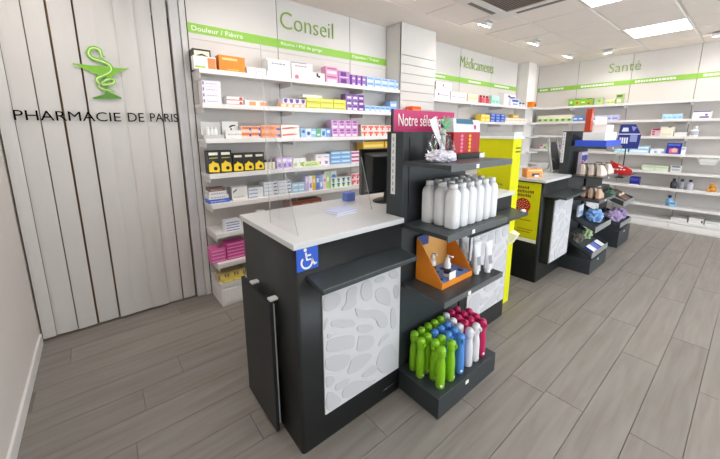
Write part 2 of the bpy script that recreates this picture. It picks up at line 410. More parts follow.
lab = ['white wall shelf unit just right of the grooved column', 'white wall shelf unit under the Médicaments lettering', 'white wall shelf unit ending at the corner pillar']
for k, (a, b) in enumerate(MEDI):
    shelf_unit(b-a, (a, 3.1, 0), 0, lab[k], 'shelf units under the Médicaments header', None, bars=[(.12+.3*(k % 2)*.4, .55+.05*k)], zl=ZM, band=(2.25, 2.325), bh=.125)
SANT = [(2.985, 2.29), (2.288, 1.51), (1.508, .73), (.728, -.05), (-.052, -.83)]
lab = ['white shelf unit at the room corner beside the pillar', 'white shelf unit on the far wall holding green cartons up top', 'white shelf unit on the far wall right of the Santé lettering', 'nearly empty white shelf unit at the right edge', 'white shelf unit just out of the picture at the right']
for k, (a, b) in enumerate(SANT):
    shelf_unit(a-b, (7.065, a, 0), R(-90), lab[k], 'shelf units on the far Santé wall', None, bars=[(.05, .2), (.25, .48)] if k == 0 else [(.06, .55)], zl=ZT_, band=(2.262, 2.338), bh=.105)
def wall_letters(txt, p0, wd, h, rz, label, ext=.006):
    me = text_mesh(txt, wd, h, .003, -.012); me.materials.append(LETTER)
    return tag(link('wall_lettering', me, None, p0, rz), label, 'lettering')
wall_letters('Conseil', (1.525, 3.08, 2.487), .615, .155, 0, 'green raised lettering reading Conseil')
wall_letters('Médicaments', (4.50, 3.08, 2.475), .98, .165, 0, 'green raised lettering reading Médicaments')
wall_letters('Santé', (7.045, 1.83, 2.485), .43, .15, R(-90), 'green raised lettering reading Santé')
# corner pillar
struct(MB().box(6.385, 6.70, 2.885, YB, 0, ZC-.004).build('trim_3', cm('#ece8e5', .6), bevel=.004), 'white pillar in the far corner', 'pillar')
for z in (1.94, 1.655, 1.40, 1.11):
    tag(MB().box(6.362, 6.72, 2.74, 2.884, z-.024, z-.005).build('corner_shelf', SHELF), {1.94: 'topmost white corner shelf on the pillar', 1.655: 'second white corner shelf on the pillar', 1.40: 'third white corner shelf on the pillar', 1.11: 'fourth white corner shelf on the pillar'}[z], 'shelf', 'corner shelves on the pillar')
struct(MB().box(6.70, XR, 2.99, YB, 0, ZC-.004).build('trim_4', cm('#e2dfdb', .6)), 'white corner wall return behind pillar', 'wall')
# grooved column
cl = struct(MB().box(2.945, 3.58, 2.852, YB, 0, ZC-.004).build('column', cm('#b7b2ae', .6)), 'square white column clad in grooved display boards', 'column')
MB().box(2.94, 2.945, 2.835, 3.095, 0, ZC-.005).build('side_panel', HEADER, cl)
zz = 2.405; MB().box(2.94, 3.585, 2.832, 2.852, zz, ZC-.005).build('front_panel', HEADER, cl)
me_b = MB().box(2.94, 3.585, 2.832, 2.852, 0, .097).mesh('groove_board', HEADER)
while zz > .15:
    zz -= .1045; link('groove_board', me_b, cl, (0, 0, zz))

# ------------------------------------------------------------------ counters and display towers
def rrect(x0, x1, y0, y1, r, corners):
    """footprint with chosen corners rounded; corners = subset of 'ab' (front left, front right)"""
    o = []
    def arc(cx, cy, a0, a1):
        for k in range(7):
            t = R(a0+(a1-a0)*k/6); o.append((cx+r*math.cos(t), cy+r*math.sin(t), 0))
    if 'a' in corners: arc(x0+r, y0+r, 180, 270)
    else: o.append((x0, y0, 0))
    if 'b' in corners: arc(x1-r, y0+r, 270, 360)
    else: o.append((x1, y0, 0))
    o += [(x1, y1, 0), (x0, y1, 0)]
    return o
PEBBLES = []
for _k, (_ox, _oy, _sc, _l) in enumerate((
    (318, 265, 5.738, [[(30,190),(75,165),(128,165),(124,215),(100,245),(60,262),(30,255)], [(160,152),(226,118),(212,170),(220,210),(205,240),(150,258),(135,250),(165,215)],
      [(252,108),(303,85),(312,175),(295,198),(262,200),(245,170)], [(328,78),(384,57),(382,85),(355,102),(328,98)], [(402,45),(456,25),(456,76),(420,76)], [(330,138),(405,130),(415,234),(385,225),(333,205)],
      [(430,125),(462,115),(460,190),(438,188)], [(222,243),(265,270),(350,260),(387,285),(395,335),(370,360),(340,345),(330,302),(240,304),(228,278)], [(85,313),(190,310),(210,328),(200,354),(100,357),(78,345)],
      [(240,343),(300,340),(318,355),(300,380),(250,388),(222,370)], [(415,253),(442,243),(450,345),(416,367)], [(28,328),(64,298),(46,352),(30,378)], [(52,388),(84,390),(72,416),(54,424)],
      [(360,420),(402,382),(408,402),(372,440),(345,470)]]),
    (318, 335, 5.536, [[(62,22),(126,2),(197,-3),(196,40),(186,74),(50,94),(56,50)], [(226,8),(240,2),(304,0),(306,48),(272,82),(214,88),(222,40)], [(44,115),(170,103),(175,130),(152,177),(110,197),(46,188)],
      [(190,125),(302,96),(272,150),(215,202),(163,212),(180,165)], [(408,48),(440,105),(441,178),(365,212),(322,165),(352,78)], [(305,160),(332,182),(300,220),(238,236),(262,195)], [(44,220),(102,230),(76,282),(46,292)],
      [(120,250),(182,233),(152,282),(102,312),(94,280)], [(200,246),(282,256),(318,238),(292,282),(150,356),(140,302)], [(48,310),(95,318),(138,362),(50,436)]]))):
    for _pl in _l:
        o = []
        for u, v in _pl:
            p = at_y(_ox+u/_sc, _oy+v/_sc, 1.144); o.append(Vector((min(1, max(0, (p.x-.712)/.504)), min(1, max(0, (p.z-.15)/.625)))))
        PEBBLES.append(o)
def relief_panel(parent, x0, x1, yf, z0, z1, flip=0, th=.008):
    """white board facing -y with flat organic raised patches"""
    pan = MB().box(x0, x1, yf, yf+th, z0, z1).build('relief_panel', RELIEF, parent)
    W, H = x1-x0, z1-z0
    for pb in PEBBLES:
        poly = [Vector((min(W-.005, max(.005, (1-q.x if flip & 1 else q.x)*W)), min(H-.005, max(.005, (1-q.y if flip & 2 else q.y)*H)))) for q in pb]
        for _ in range(3):
            o = []
            for i in range(len(poly)):
                u, v = poly[i], poly[(i+1) % len(poly)]; o += [u*.75+v*.25, u*.25+v*.75]
            poly = o
        c = sum(poly, Vector((0, 0)))/len(poly); m = MB(); n = len(poly)
        poly = [Vector((min(W-.004, max(.004, c.x+(q.x-c.x)*1.13)), min(H-.004, max(.004, c.y+(q.y-c.y)*1.13)))) for q in poly]
        lo = [(x0+q.x, yf-.0003, z0+q.y) for q in poly]; hi = []
        for q in poly:
            d = (c-q); d = d.normalized()*min(.003, d.length*.4); hi.append((x0+q.x+d.x, yf-.0042, z0+q.y+d.y))
        ccw = sum(poly[i].x*poly[(i+1) % n].y-poly[(i+1) % n].x*poly[i].y for i in range(n)) > 0
        m.v += lo+hi
        for i in range(n):
            j = (i+1) % n; q = (i, j, n+j, n+i); m.f.append(q if ccw else q[::-1]); m.m.append(0); m.sm.append(True)
        top = tuple(range(n, 2*n)); m.f.append(top if ccw else top[::-1]); m.m.append(0); m.sm.append(False)
        m.build('relief_pebble', PEB, pan)
    return pan
TOPZ = 1.05
# --- front counter, left module
c1 = thing('sales_counter', 'dark grey counter module with wheelchair sign and white relief panel, nearest the viewer', 'counter', (0, 0, 0), group='dark counter modules')
MB().prism(rrect(.588, 1.226, 1.152, 1.755, .018, 'a'), (0, 0, 1.022), sm=True).build('body', DARK, c1)
MB().box(1.229, 1.812, 1.285, 1.755, 0, 1.02).build('rear_body', DARK, c1)
relief_panel(c1, .712, 1.216, 1.144, .15, .775, 0)
MB().hexa([(.618,.99,.872),(1.172,.99,.872),(1.20,1.152,.872),(.640,1.152,.872),(.618,.99,.895),(1.172,.99,.895),(1.20,1.152,.895),(.640,1.152,.895)]).build('ledge', DSHELF, c1, bevel=.003)
MB().box(1.10, 1.20, 1.1495, 1.152, .055, .062).build('vent_slot', CHROME, c1)
fp = MB().box(.538, .556, 1.325, 1.70, .02, .72).build('folding_flap', DARK, c1, bevel=.002)
MB().box(.5565, .561, 1.325, 1.333, .06, .71).build('edge_strip', GREYPL, fp)
for y in (1.335, 1.56): MB().box(.546, .587, y, y+.035, .7205, .731).build('hinge_bracket', cm('#d8d9d8', .35), fp, bevel=.002)
# --- right module of the front counter
c1b = thing('sales_counter', 'dark counter module between the spray bottle tower and yellow carton', 'counter', (0, 0, 0), group='dark counter modules')
MB().box(1.816, 2.452, 1.152, 1.755, 0, 1.022).build('body', DARK, c1b, bevel=.003)
relief_panel(c1b, 1.90, 2.43, 1.144, .16, .79, 1)
MB().hexa([(1.865,1.0,.895),(2.40,1.0,.895),(2.45,1.152,.895),(1.83,1.152,.895),(1.865,1.0,.92),(2.40,1.0,.92),(2.45,1.152,.92),(1.83,1.152,.92)]).build('ledge', DSHELF, c1b, bevel=.003)
tag(MB().lathe([(.0,0),(.018,0),(.019,.006),(.013,.014),(.004,.017)], 14).build('white_clip', OFFW, None, (2.385, 1.03, .92)), 'small round white clip on the counter ledge before yellow poster', 'clip')
m = MB()
m.prism([(.575,1.135,0),(1.2265,1.135,0),(1.2265,1.283,0),(1.8145,1.283,0),(1.8145,1.135,0),(2.46,1.135,0),(2.46,1.765,0),(.575,1.765,0)], (0,0,.026))
tag(m.build('counter_worktop', TOPW, None, (0,0,1.0235), bevel=.002), 'white worktop over the front counter with cards and screen', 'worktop')

def tower(x0, x1, yf, yb, shelves, base_z, label, ztop=1.5, thick=.122, plain=True):
    t = thing('display_tower', label, 'display stand', (0, 0, 0), group='dark display towers in the counter row')
    MB().box(x0, x1, yb, yb+thick, 0, ztop).build('upright_panel', TOWER, t, bevel=.003)
    MB().box(x0+.045, x1-.03, yb-.004, yb, 1.0 if ztop > 1.2 else .3, ztop-.03).build('back_board', DARKER, t)
    st = MB().box(x0-.003, x0, yb+.055, yb+.085, ztop-.335, ztop-.01).build('slotted_strip', cm('#e2e3e4', .4), t)
    for k in range(9): MB().box(x0-.004, x0-.003, yb+.066, yb+.074, ztop-.32+k*.034, ztop-.30+k*.034).build('slot', cm('#a4a6a8', .5), st)
    for z in shelves:
        s = MB().box(x0+.004, x1-.004, yf, yb, z-.022, z).build('shelf', DSHELF, t, bevel=.002)
        MB().box(x0+.004, x1-.004, yf-.004, yf, z-.03, z+.002).build('front_rail', cm('#5b6063', .3), s)
        MB().box((x0*.62+x1*.38)-.012, (x0*.62+x1*.38)+.012, yf-.0065, yf-.004, z-.026, z-.006).build('price_tag', OFFW, s)
    if base_z:
        b = MB().box(x0, x1, yf, yb, 0, base_z).build('plinth', TOWER, t, bevel=.003)
        MB().box(x0*.55+x1*.45-.014, x0*.55+x1*.45+.014, yf-.003, yf, base_z-.045, base_z-.025).build('price_tag', OFFW, b)
    return t
tower(1.232, 1.81, .868, 1.158, [1.348, 1.012, .672], .125, 'dark display tower holding white bottles and bright spray bottles')
# wheelchair sign
ws = thing('wheelchair_sign', 'blue square sign with white wheelchair symbol on counter corner', 'sign', (.594, 1.1515, .918))
MB().box(0, .105, -.0025, 0, 0, .108).build('plate', cm('#2f5fd0', .35, var=.03), ws)
m = MB(); ic = lambda u, v: Vector((u*.105, v*.108))
ring = [ic(.46+.25*math.cos(R(a)), .33+.25*math.sin(R(a))) for a in range(135, 395, 12)]
ribbon(m, ring, .0042, -.0035, .001); ribbon(m, [ic(.42, .74), ic(.46, .42), ic(.70, .42), ic(.82, .17), ic(.92, .22)], .0045, -.0035, .001); ribbon(m, [ic(.44, .60), ic(.66, .60)], .004, -.0035, .001)
m.prism([(p.x, -.0035, p.y) for p in [ic(.40+.075*math.cos(R(a)), .85+.075*math.sin(R(a))) for a in range(0, 360, 30)]], (0, .001, 0))
m.build('wheelchair_symbol', OFFW, ws)
# header sign
sg = thing('header_sign', 'magenta header sign reading Notre sélection on top of the tower', 'sign', (1.262, 1.262, 1.5))
MB().box(0, .545, 0, .012, 0, .118).build('board', cm('#c42169', .4, var=.03), sg)
MB().box(-.008, 0, -.001, .013, 0, .12).build('end_cap', BLACK, sg)
letters(sg, 'Notre sélection', .035, .44, -.0016, .03, .066, OFFW)
# clear screen on the worktop
ps = thing('plexiglass_screen', 'clear plexiglass screen with sloped side wings on the worktop', 'screen', (0, 0, TOPZ))
CP = clear_plastic(gloss=.03); EDGE = cm('#dfe6e6', .2, trans=.4)
MB().box(.64, 1.21, 1.50, 1.504, .002, .86).build('front_sheet', CP, ps)
MB().prism([(.636, 1.21, .002), (.636, 1.5, .002), (.636, 1.5, .50), (.636, 1.36, .40)], (.004, 0, 0)).build('side_wing', CP, ps)
MB().prism([(1.21, 1.38, .002), (1.21, 1.5, .002), (1.21, 1.5, .32), (1.21, 1.475, .30)], (.004, 0, 0)).build('side_wing', CP, ps)
for pth, rr_ in (([(.638, 1.21, .003), (.638, 1.36, .40), (.638, 1.5, .50)], .0012), ([(1.212, 1.38, .003), (1.212, 1.475, .30)], .0016), ([(.64, 1.502, .003), (.64, 1.502, .86)], .0012)):
    MB().path(pth, rr_, 6).build('polished_edge', EDGE, ps)
# stack of leaflets, box, monitor
for k in range(4):
    tag(MB().box(-.075, .075, -.052, .052, 0, .0052).build('leaflet_pad', [cm('#f4f4fa', .5), cm('#c7cdee', .5)][k % 2], None, (1.035, 1.44, TOPZ+k*.0055), R(3+2*k), bevel=.001),
        ['bottom white pad of the leaflet stack on the worktop', 'lavender pad just above the bottom of the leaflet stack', 'white pad just under the top of the leaflet stack', 'lavender pad on top of the leaflet stack'][k], 'leaflets', 'stacked leaflet pads on the worktop')
mo = thing('computer_monitor', 'black computer monitor seen from behind on the worktop', 'monitor', (1.475, 1.52, TOPZ), R(-6))
BM = cm('#17191a', .38, bump=.05)
MB().hexa([(-.21,0,.055),(.21,0,.055),(.21,.03,.055),(-.21,.03,.055),(-.21,0,.345),(.21,0,.345),(.21,.03,.345),(-.21,.03,.345)]).build('screen_case', BM, mo, bevel=.006)
MB().hexa([(-.155,-.045,.085),(.155,-.045,.085),(.19,0,.07),(-.19,0,.07),(-.155,-.045,.30),(.155,-.045,.30),(.19,0,.325),(-.19,0,.325)]).build('back_cover', cm('#1e2122', .42), mo, bevel=.008)
m = MB()
for k in range(7): m.box(-.09, .09, -.0455, -.045, .20+k*.012, .206+k*.012)
m.build('vent_grille', BLACK, mo)
MB().hexa([(-.04,-.03,.01),(.04,-.03,.01),(.04,.0,.01),(-.04,.0,.01),(-.035,-.05,.14),(.035,-.05,.14),(.035,-.02,.14),(-.035,-.02,.14)]).build('stand_neck', BM, mo, bevel=.004)
MB().lathe([(.0,0),(.115,0),(.118,.006),(.10,.013),(.03,.02),(0,.02)], 28, (0,-.015,0), 1, .78).build('stand_base', BM, mo)
tag(MB().box(0, .07, 0, .05, 0, .055).build('small_carton', cm('#6f86d8', .5), None, (1.235, 1.655, TOPZ), bevel=.001), 'small plain blue carton at the back of the worktop by the monitor', 'box')

# --- second counter
c2 = thing('sales_counter', 'dark counter module with yellow poster on its side', 'counter', (0, 0, 0), group='dark counter modules')
MB().prism(rrect(3.262, 3.888, 1.235, 1.85, .015, 'a'), (0, 0, 1.018), sm=True).build('body', DARK, c2)
MB().box(3.33, 3.82, 1.16, 1.235, .20, .86).build('panel_box', DARK, c2, bevel=.003)
relief_panel(c2, 3.345, 3.805, 1.152, .215, .845, 2)
MB().hexa([(3.25,1.03,.882),(3.86,1.05,.882),(3.88,1.235,.882),(3.27,1.235,.882),(3.25,1.03,.905),(3.86,1.05,.905),(3.88,1.235,.905),(3.27,1.235,.905)]).build('ledge', DSHELF, c2, bevel=.003)
MB().box(3.888, 4.458, 1.37, 1.85, 0, 1.018).build('rear_body', DARK, c2)
c2b = thing('sales_counter', 'dark counter module furthest back, behind red box and bins', 'counter', (0, 0, 0), group='dark counter modules')
MB().box(4.462, 5.10, 1.235, 1.85, 0, 1.018).build('body', DARK, c2b, bevel=.003)
relief_panel(c2b, 4.55, 5.05, 1.227, .2, .80, 3)
MB().box(4.475, 5.09, .90, 1.235, .985, 1.008).build('ledge', DSHELF, c2b, bevel=.003)
m = MB(); m.prism([(3.235,1.215,0),(3.89,1.215,0),(3.89,1.368,0),(4.459,1.368,0),(4.459,1.215,0),(5.11,1.215,0),(5.11,1.86,0),(3.235,1.86,0)], (0,0,.026))
tag(m.build('counter_worktop', TOPW, None, (0,0,1.0195), bevel=.002), 'white worktop of the rear counter carrying the metal frame', 'worktop')
T2Z = 1.0455
def bin_(t, x0, x1, yf, yb, zf, zb, th=.008, lip=.05):
    """sloping open tray, low at the front, one mesh per board"""
    m = MB(); m.hexa([(x0,yf,zf),(x1,yf,zf),(x1,yb,zb),(x0,yb,zb),(x0,yf,zf+th),(x1,yf,zf+th),(x1,yb,zb+th),(x0,yb,zb+th)])
    b = m.build('tray', DSHELF, t)
    MB().box(x0, x1, yf-.006, yf, zf-.01, zf+lip).build('front_lip', cm('#8b8f90', .35), b)
    for x in (x0, x1-.006):
        MB().hexa([(x,yf,zf),(x+.006,yf,zf),(x+.006,yb,zb),(x,yb,zb),(x,yf,zf+lip),(x+.006,yf,zf+lip),(x+.006,yb,zb+lip),(x,yb,zb+lip)]).build('side_cheek', DSHELF, b)
    return b
t2 = tower(3.892, 4.455, .948, 1.258, [1.345, 1.04, .80], .155, 'dark display tower with blue tray, pale slippers and sloping bins', thick=.09)
bin_(t2, 3.90, 4.448, .95, 1.24, .47, .60); bin_(t2, 3.90, 4.448, .95, 1.24, .19, .34)
t3 = tower(5.11, 5.66, .985, 1.28, [], .22, 'low dark display stand with lavender cloth at end of counter row', ztop=.75)
bin_(t3, 5.12, 5.65, .99, 1.275, .28, .36); bin_(t3, 5.12, 5.65, .99, 1.275, .56, .66)
# yellow poster on the counter side
YEL = cm('#d9d80a', .6, var=.03, spec=.25); RED = cm('#b5291d', .5)
po = thing('poster', 'yellow poster with red dotted disc on the counter side', 'poster', (3.2605, 1.26, .405), R(-90))
MB().box(-.27, 0, -.002, 0, 0, .60).build('sheet', [YEL], po)
m = MB(); rr = random.Random(4)
for (z, x0, x1) in ((.535,-.235,-.12),(.495,-.235,-.06),(.455,-.235,-.09)):
    x = x0
    while x < x1:
        ww = rr.uniform(.008, .016); m.box(x, x+ww, -.003, -.002, z, z+.022+rr.choice((0, .006))); x += ww+.005
m.build('headline_print', cm('#7b5a1c', .5), po)
m = MB(); m.prism([(-.155+.075*math.cos(R(a)), -.003, .365+.075*math.sin(R(a))) for a in range(0, 360, 12)], (0, .001, 0)); d = m.build('red_disc', RED, po)
m = MB()
for k in range(26):
    a, r_ = k*2.4, .012*math.sqrt(k)+.003
    m.prism([(-.155+r_*math.cos(a)+.0045*math.cos(R(b)), -.0036, .365+r_*math.sin(a)+.0045*math.sin(R(b))) for b in range(0, 360, 60)], (0, .0006, 0))
m.build('dot_print', cm('#f0d8b0', .5), d)
m = MB()
for (z, x0, x1) in ((.215,-.23,-.07),(.12,-.19,-.05),(.095,-.19,-.06),(.108,-.24,-.215)):
    x = x0
    while x < x1:
        ww = rr.uniform(.006, .014); m.box(x, x+ww, -.003, -.002, z, z+.012); x += ww+.005
m.build('small_print', cm('#a06a1a', .5), po)
MB().box(-.27, 0, -.003, -.002, 0, .035).build('white_footer', OFFW, po)
# yellow floor carton
yc = thing('floor_carton', 'tall yellow cardboard floor carton with pale lid between the counters', 'carton', (2.575, 1.235, 0))
MB().box(0, .145, 0, .30, .0, 1.44).build('body', YEL, yc, bevel=.003)
MB().box(-.006, .151, -.006, .306, 1.44, 1.462).build('lid', OFFW, yc); MB().box(.0, .145, 0, .3, 1.462, 1.495).build('lid_top', cm('#cdd3d4', .5), yc)
m = MB(); 
for (z, n) in ((1.255, 9), (1.225, 8)):
    for k in range(n): m.box(-.0015, 0, .05+k*.022, .064+k*.022, z, z+.012)
for k in range(6): m.box(-.0015, 0, .06+k*.026, .08+k*.026, 1.06, 1.075)
m.build('side_print', cm('#a3a020', .5), yc)
MB().box(-.0015, 0, .03, .20, .98, 1.03).build('white_patch', cm('#f2f2d8', .5), yc)
m = MB()
for k, z in enumerate((1.36, 1.33)):
    for j in range(4): m.box(.05+j*.022, .067+j*.022, -.0015, 0, z, z+.012)
m.build('front_print', cm('#55561a', .5), yc)
MB().hexa([(.06,-.004,.55),(.15,-.004,.55),(.15,.0,.55),(.06,0,.55),(.09,-.05,.64),(.15,-.05,.64),(.15,0,.66),(.06,0,.66)]).build('pouch', cm('#f1efcf', .5), yc)

# ------------------------------------------------------------------ products
_meshes = {}
def carton_mesh(wd, dp, h, base, prints):
    """base hex; prints: (shape, colour, geometry in front-face fractions); thin ink proud of the front, also on the side"""
    key = (round(wd, 3), round(dp, 3), round(h, 3), base, str(prints))
    if key in _meshes: return _meshes[key]
    m = MB(); cols = [base]; m.box(0, wd, 0, dp, 0, h)
    for k, pr in enumerate(prints):
        if pr[1] not in cols: cols.append(pr[1])
        ci = cols.index(pr[1]); e = .0006*(1+k*.5)
        if pr[0] == 'r':
            u0, v0, u1, v1 = pr[2]; m.box(u0*wd, u1*wd, -e, 0, v0*h, v1*h, ci)
        elif pr[0] == 'band':      # runs round front and sides
            v0, v1 = pr[2]; m.box(-e, wd+e, -e, dp, v0*h, v1*h, ci)
        elif pr[0] == 'd':
            u, v, r = pr[2]; q = min(wd, h)
            m.prism([(u*wd+r*q*math.cos(R(a)), -e, v*h+r*q*math.sin(R(a))) for a in range(0, 360, 30)], (0, e, 0), ci)
        elif pr[0] == 'p':
            m.prism([(u*wd, -e, v*h) for u, v in pr[2]], (0, e, 0), ci)
        elif pr[0] == 't':         # top sheet
            m.box(.0, wd, 0, dp, h, h+e, ci)
        elif pr[0] == 'line':      # broken print line
            u0, v0, u1, v1 = pr[2]; rr = random.Random(int(u0*97+v0*31)); x = u0
            while x < u1-.01:
                s = rr.uniform(.05, .14); m.box(x*wd, min(x+s, u1)*wd, -e, 0, v0*h, v1*h, ci); x += s+.03
    me = m.mesh('carton', [cm(c, .38, var=.03) for c in cols]); _meshes[key] = me; return me
PL = {'C': dict(y=2.872), 'M': dict(y=2.872), 'S': dict(x=6.835)}
def shelf_z(u, k): return {'C': ZS, 'M': ZM, 'S': ZT_}[u][k] + .0002
def span(u, k, p0, p1, py, back):
    if u in 'CM':
        Y = PL[u]['y']+back-(.08 if (k >= 5) else 0); a = at_y(p0, py, Y); b = at_y(p1, py, Y); return Y, a.x, b.x
    X = PL[u]['x']+back-(.05 if k >= 5 else 0); a = at_x(p0, py, X); b = at_x(p1, py, X); return X, a.y, b.y
def place(i, n, s, st):
    O = ['first', 'second', 'third', 'fourth', 'fifth', 'sixth']
    v = '' if st == 1 else (['lower', 'upper'][s] if st == 2 else ['bottom', 'middle', 'top'][s] if st == 3 else 'bottom' if s == 0 else 'top' if s == st-1 else O[s]+' up')
    h = '' if n == 1 else (['left', 'right'][i] if n == 2 else ['left', 'centre', 'right'][i] if n == 3 else O[i]+' from left')
    return (v+' '+h).strip() + (' one' if not (v and h) and 'from' not in h else '')
def row(u, k, p0, p1, py, n, st, h, dp, base, prints, label, cat='box', name='carton', back=0, zb=0, jit=.006, dist=False, alt=None, group=None, fill=.97):
    """n cartons side by side between photo columns p0..p1 on shelf k of wall u, st high"""
    kh = {('C', 1): 1.45, ('C', 2): 1.4, ('C', 3): 1.12, ('C', 4): 1.15, ('M', 0): 1.25, ('M', 1): 1.1}.get((u, k), 1)
    if name == 'display_card': kh = 1
    h *= kh; P, a, b = span(u, k, p0, p1, py, back); wd = abs(b-a)/n; z0 = shelf_z(u, k)+zb*kh
    group = group or (label if n*st > 1 else None)
    for s in range(st):
        for i in range(n):
            bs, prn, lb = (base, prints, label)
            if not alt and n*st > 1: lb = label+', '+place(i, n, s, st)
            if alt: bs, prn, lb = alt[(i+s*n) % len(alt)]
            me = carton_mesh(wd*fill, dp, h, bs, prn)
            j = random.uniform(0, jit); rz = R(random.uniform(-1, 1))*(0 if st > 1 else 1)
            if u in 'CM': o = link(name, me, None, (a+i*wd+wd*(1-fill)/2, P+j, z0+s*(h+.0008)), rz)
            else: o = link(name, me, None, (P+j, a-i*wd-wd*(1-fill)/2, z0+s*(h+.0008)), R(-90)+rz)
            tag(o, lb, cat, group)
r_ = lambda c, *g: ('r', c, g)
ln = lambda c, *g: ('line', c, g)
W_ = '#f3f1f0'
# ---- Conseil, top shelf
row('C', 0, 193.5, 212, 66, 1, 1, .17, .12, '#1c1a18', [r_('#efe8d0', .08, .55, .92, .92), ('p', '#1c1a18', [(.1,.6),(.5,.72),(.9,.62),(.9,.68),(.5,.8),(.1,.68)])], 'black carton with cream window at the far left of the top shelf', back=.09)
row('C', 0, 194, 217, 68, 1, 1, .10, .07, W_, [r_('#f08b4a', .62, .1, .98, .9), r_('#9fc64a', .05, .1, .5, .25)], 'white and orange carton in front of the black carton', back=0)
row('C', 0, 219.5, 246, 70, 1, 1, .13, .1, '#f08a12', [r_('#f7c98a', .12, .72, .7, .86), ln('#f7b45a', .3, .12, .75, .2)], 'bright orange carton on the top shelf')
row('C', 0, 247, 266, 74, 2, 1, .062, .1, '#f1f1f6', [r_('#c9d3e8', .1, .4, .9, .6)], 'small pale blue and white carton right of the orange carton')
row('C', 0, 267, 291, 76, 1, 1, .155, .1, W_, [ln('#8f99a8', .2, .72, .8, .80), r_('#5f7fa8', .0, .0, 1, .04), r_('#6b6b6e', .0, .3, .03, .9)], 'large white carton with grey print, left of pink-spot carton')
row('C', 0, 292, 313, 79, 1, 1, .155, .1, W_, [ln('#c08aa0', .15, .76, .7, .84), ('d', '#e0709a', (.22, .16, .14)), r_('#6a7d99', .0, .96, .7, 1)], 'large white carton with pink spot')
row('C', 0, 313, 325, 82, 1, 1, .085, .1, W_, [r_('#2a2a2a', .3, .55, .45, .95), r_('#2a2a2a', .45, .45, .6, .7)], 'narrow white carton with small black figure')
row('C', 0, 326, 338, 84, 1, 2, .08, .09, '#e8a3c6', [r_('#b05a9a', .1, .7, .9, .86), r_('#f5dce8', .1, .15, .9, .5)], 'pink carton in the stack of two on the top shelf')
row('C', 0, 338.5, 350, 85, 1, 2, .068, .1, '#b97fc4', [r_('#5f2b86', .2, .2, .7, .85), r_('#e8d4ec', .1, .05, .9, .18)], 'mauve carton with dark purple block, stack of two on the top shelf')
row('C', 0, 350.5, 366, 87, 3, 2, .056, .1, '#a06cc0', [r_('#4b2a86', .0, .0, .3, 1), r_('#e9d9f0', .4, .2, .9, .5)], 'small purple carton beside the pale blue cartons up top')
row('C', 0, 367, 402, 90, 5, 2, .058, .12, '#b9d2f3', [r_('#7aa6e2', .1, .55, .9, .85), r_('#f2f7fd', .1, .1, .7, .4)], 'small light blue carton at the right end of the top shelf')
# ---- second shelf
row('C', 1, 203.5, 222.5, 106, 1, 4, .031, .11, '#f2eff4', [r_('#8b6fae', .03, .25, .1, .8), ln('#b9a9d2', .2, .4, .8, .55)], 'flat white carton in the stack of four at the left')
row('C', 1, 227, 244, 107, 1, 2, .024, .09, W_, [r_('#e07a6a', .0, .1, 1, .3), ('d', '#c9453a', (.85, .55, .4))], 'flat white and red carton beside the stack of four')
row('C', 1, 245, 267, 108, 2, 1, .034, .09, W_, [r_('#eaa05e', .4, .1, 1, .75)], 'low white and orange carton on the second shelf')
row('C', 1, 281, 306, 109, 4, 1, .026, .1, '#f0b56c', [r_('#f3ece0', .15, .3, .85, .8)], 'small orange carton under the purple ones')
row('C', 1, 283, 306, 105, 4, 1, .032, .1, '#e9e0f2', [('d', '#5d2f9c', (.5, .5, .38)), r_('#5d2f9c', .2, .55, .8, .9)], 'small white carton with purple cap print', zb=.0272)
row('C', 1, 307, 346, 111, 3, 2, .037, .12, '#e2e014', [r_('#f3f2a0', .08, .55, .92, .72), ln('#8b8a10', .1, .2, .9, .34)], 'flat yellow carton on the second shelf')
row('C', 1, 303, 322, 98, 1, 1, .018, .1, '#f4f3e4', [], 'thin white carton lying on the yellow cartons', zb=.0758, back=.02)
row('C', 1, 346.5, 364, 112, 3, 3, .040, .1, '#8a4fae', [r_('#f0e2f2', .2, .2, .85, .55), r_('#3d1e6a', .1, .7, .9, .9)], 'small purple carton in the block of nine on the second shelf')
row('C', 1, 365, 390, 114, 5, 1, .047, .1, '#bcd6f5', [r_('#6f9fe0', .1, .5, .9, .8), r_('#f0f6fd', .2, .1, .8, .35)], 'small light blue carton low on the second shelf')
row('C', 1, 390, 397, 114, 1, 1, .092, .1, '#8db6ee', [r_('#dfeaf9', .1, .55, .9, .8)], 'taller light blue carton at the right end of the second shelf')
# ---- third shelf
row('C', 2, 222.5, 239, 133, 1, 1, .145, .01, '#f4f4f3', [('p', '#222222', [(.45,.62),(.65,.72),(.85,.74),(.8,.8),(.6,.8),(.42,.7)]), r_('#222222', .5, .45, .58, .62)], 'white display card with black bird-like mark', 'card', 'display_card', back=.06)
row('C', 2, 226, 246, 138, 1, 1, .05, .05, W_, [ln('#c9c6c6', .1, .4, .9, .6)], 'low white carton in front of the display card')
row('C', 2, 242, 261, 138, 2, 2, .038, .12, '#f2dccb', [r_('#ee7a2a', .0, .45, .8, .9), r_('#6a4fb0', .8, .3, 1, .8)], 'white and orange carton with violet end, left block')
row('C', 2, 261.5, 281, 138, 1, 2, .041, .12, '#f2a878', [r_('#ee7a2a', .05, .35, .75, .75), r_('#4f5fb8', .8, .2, 1, .6)], 'long orange carton with blue end, stack of two')
row('C', 2, 281.5, 300, 138, 1, 2, .043, .12, '#f5efe8', [('p', '#e0532c', [(.05,.3),(.6,.4),(.95,.6),(.5,.65),(.05,.5)])], 'long white carton with red swoosh, stack of two')
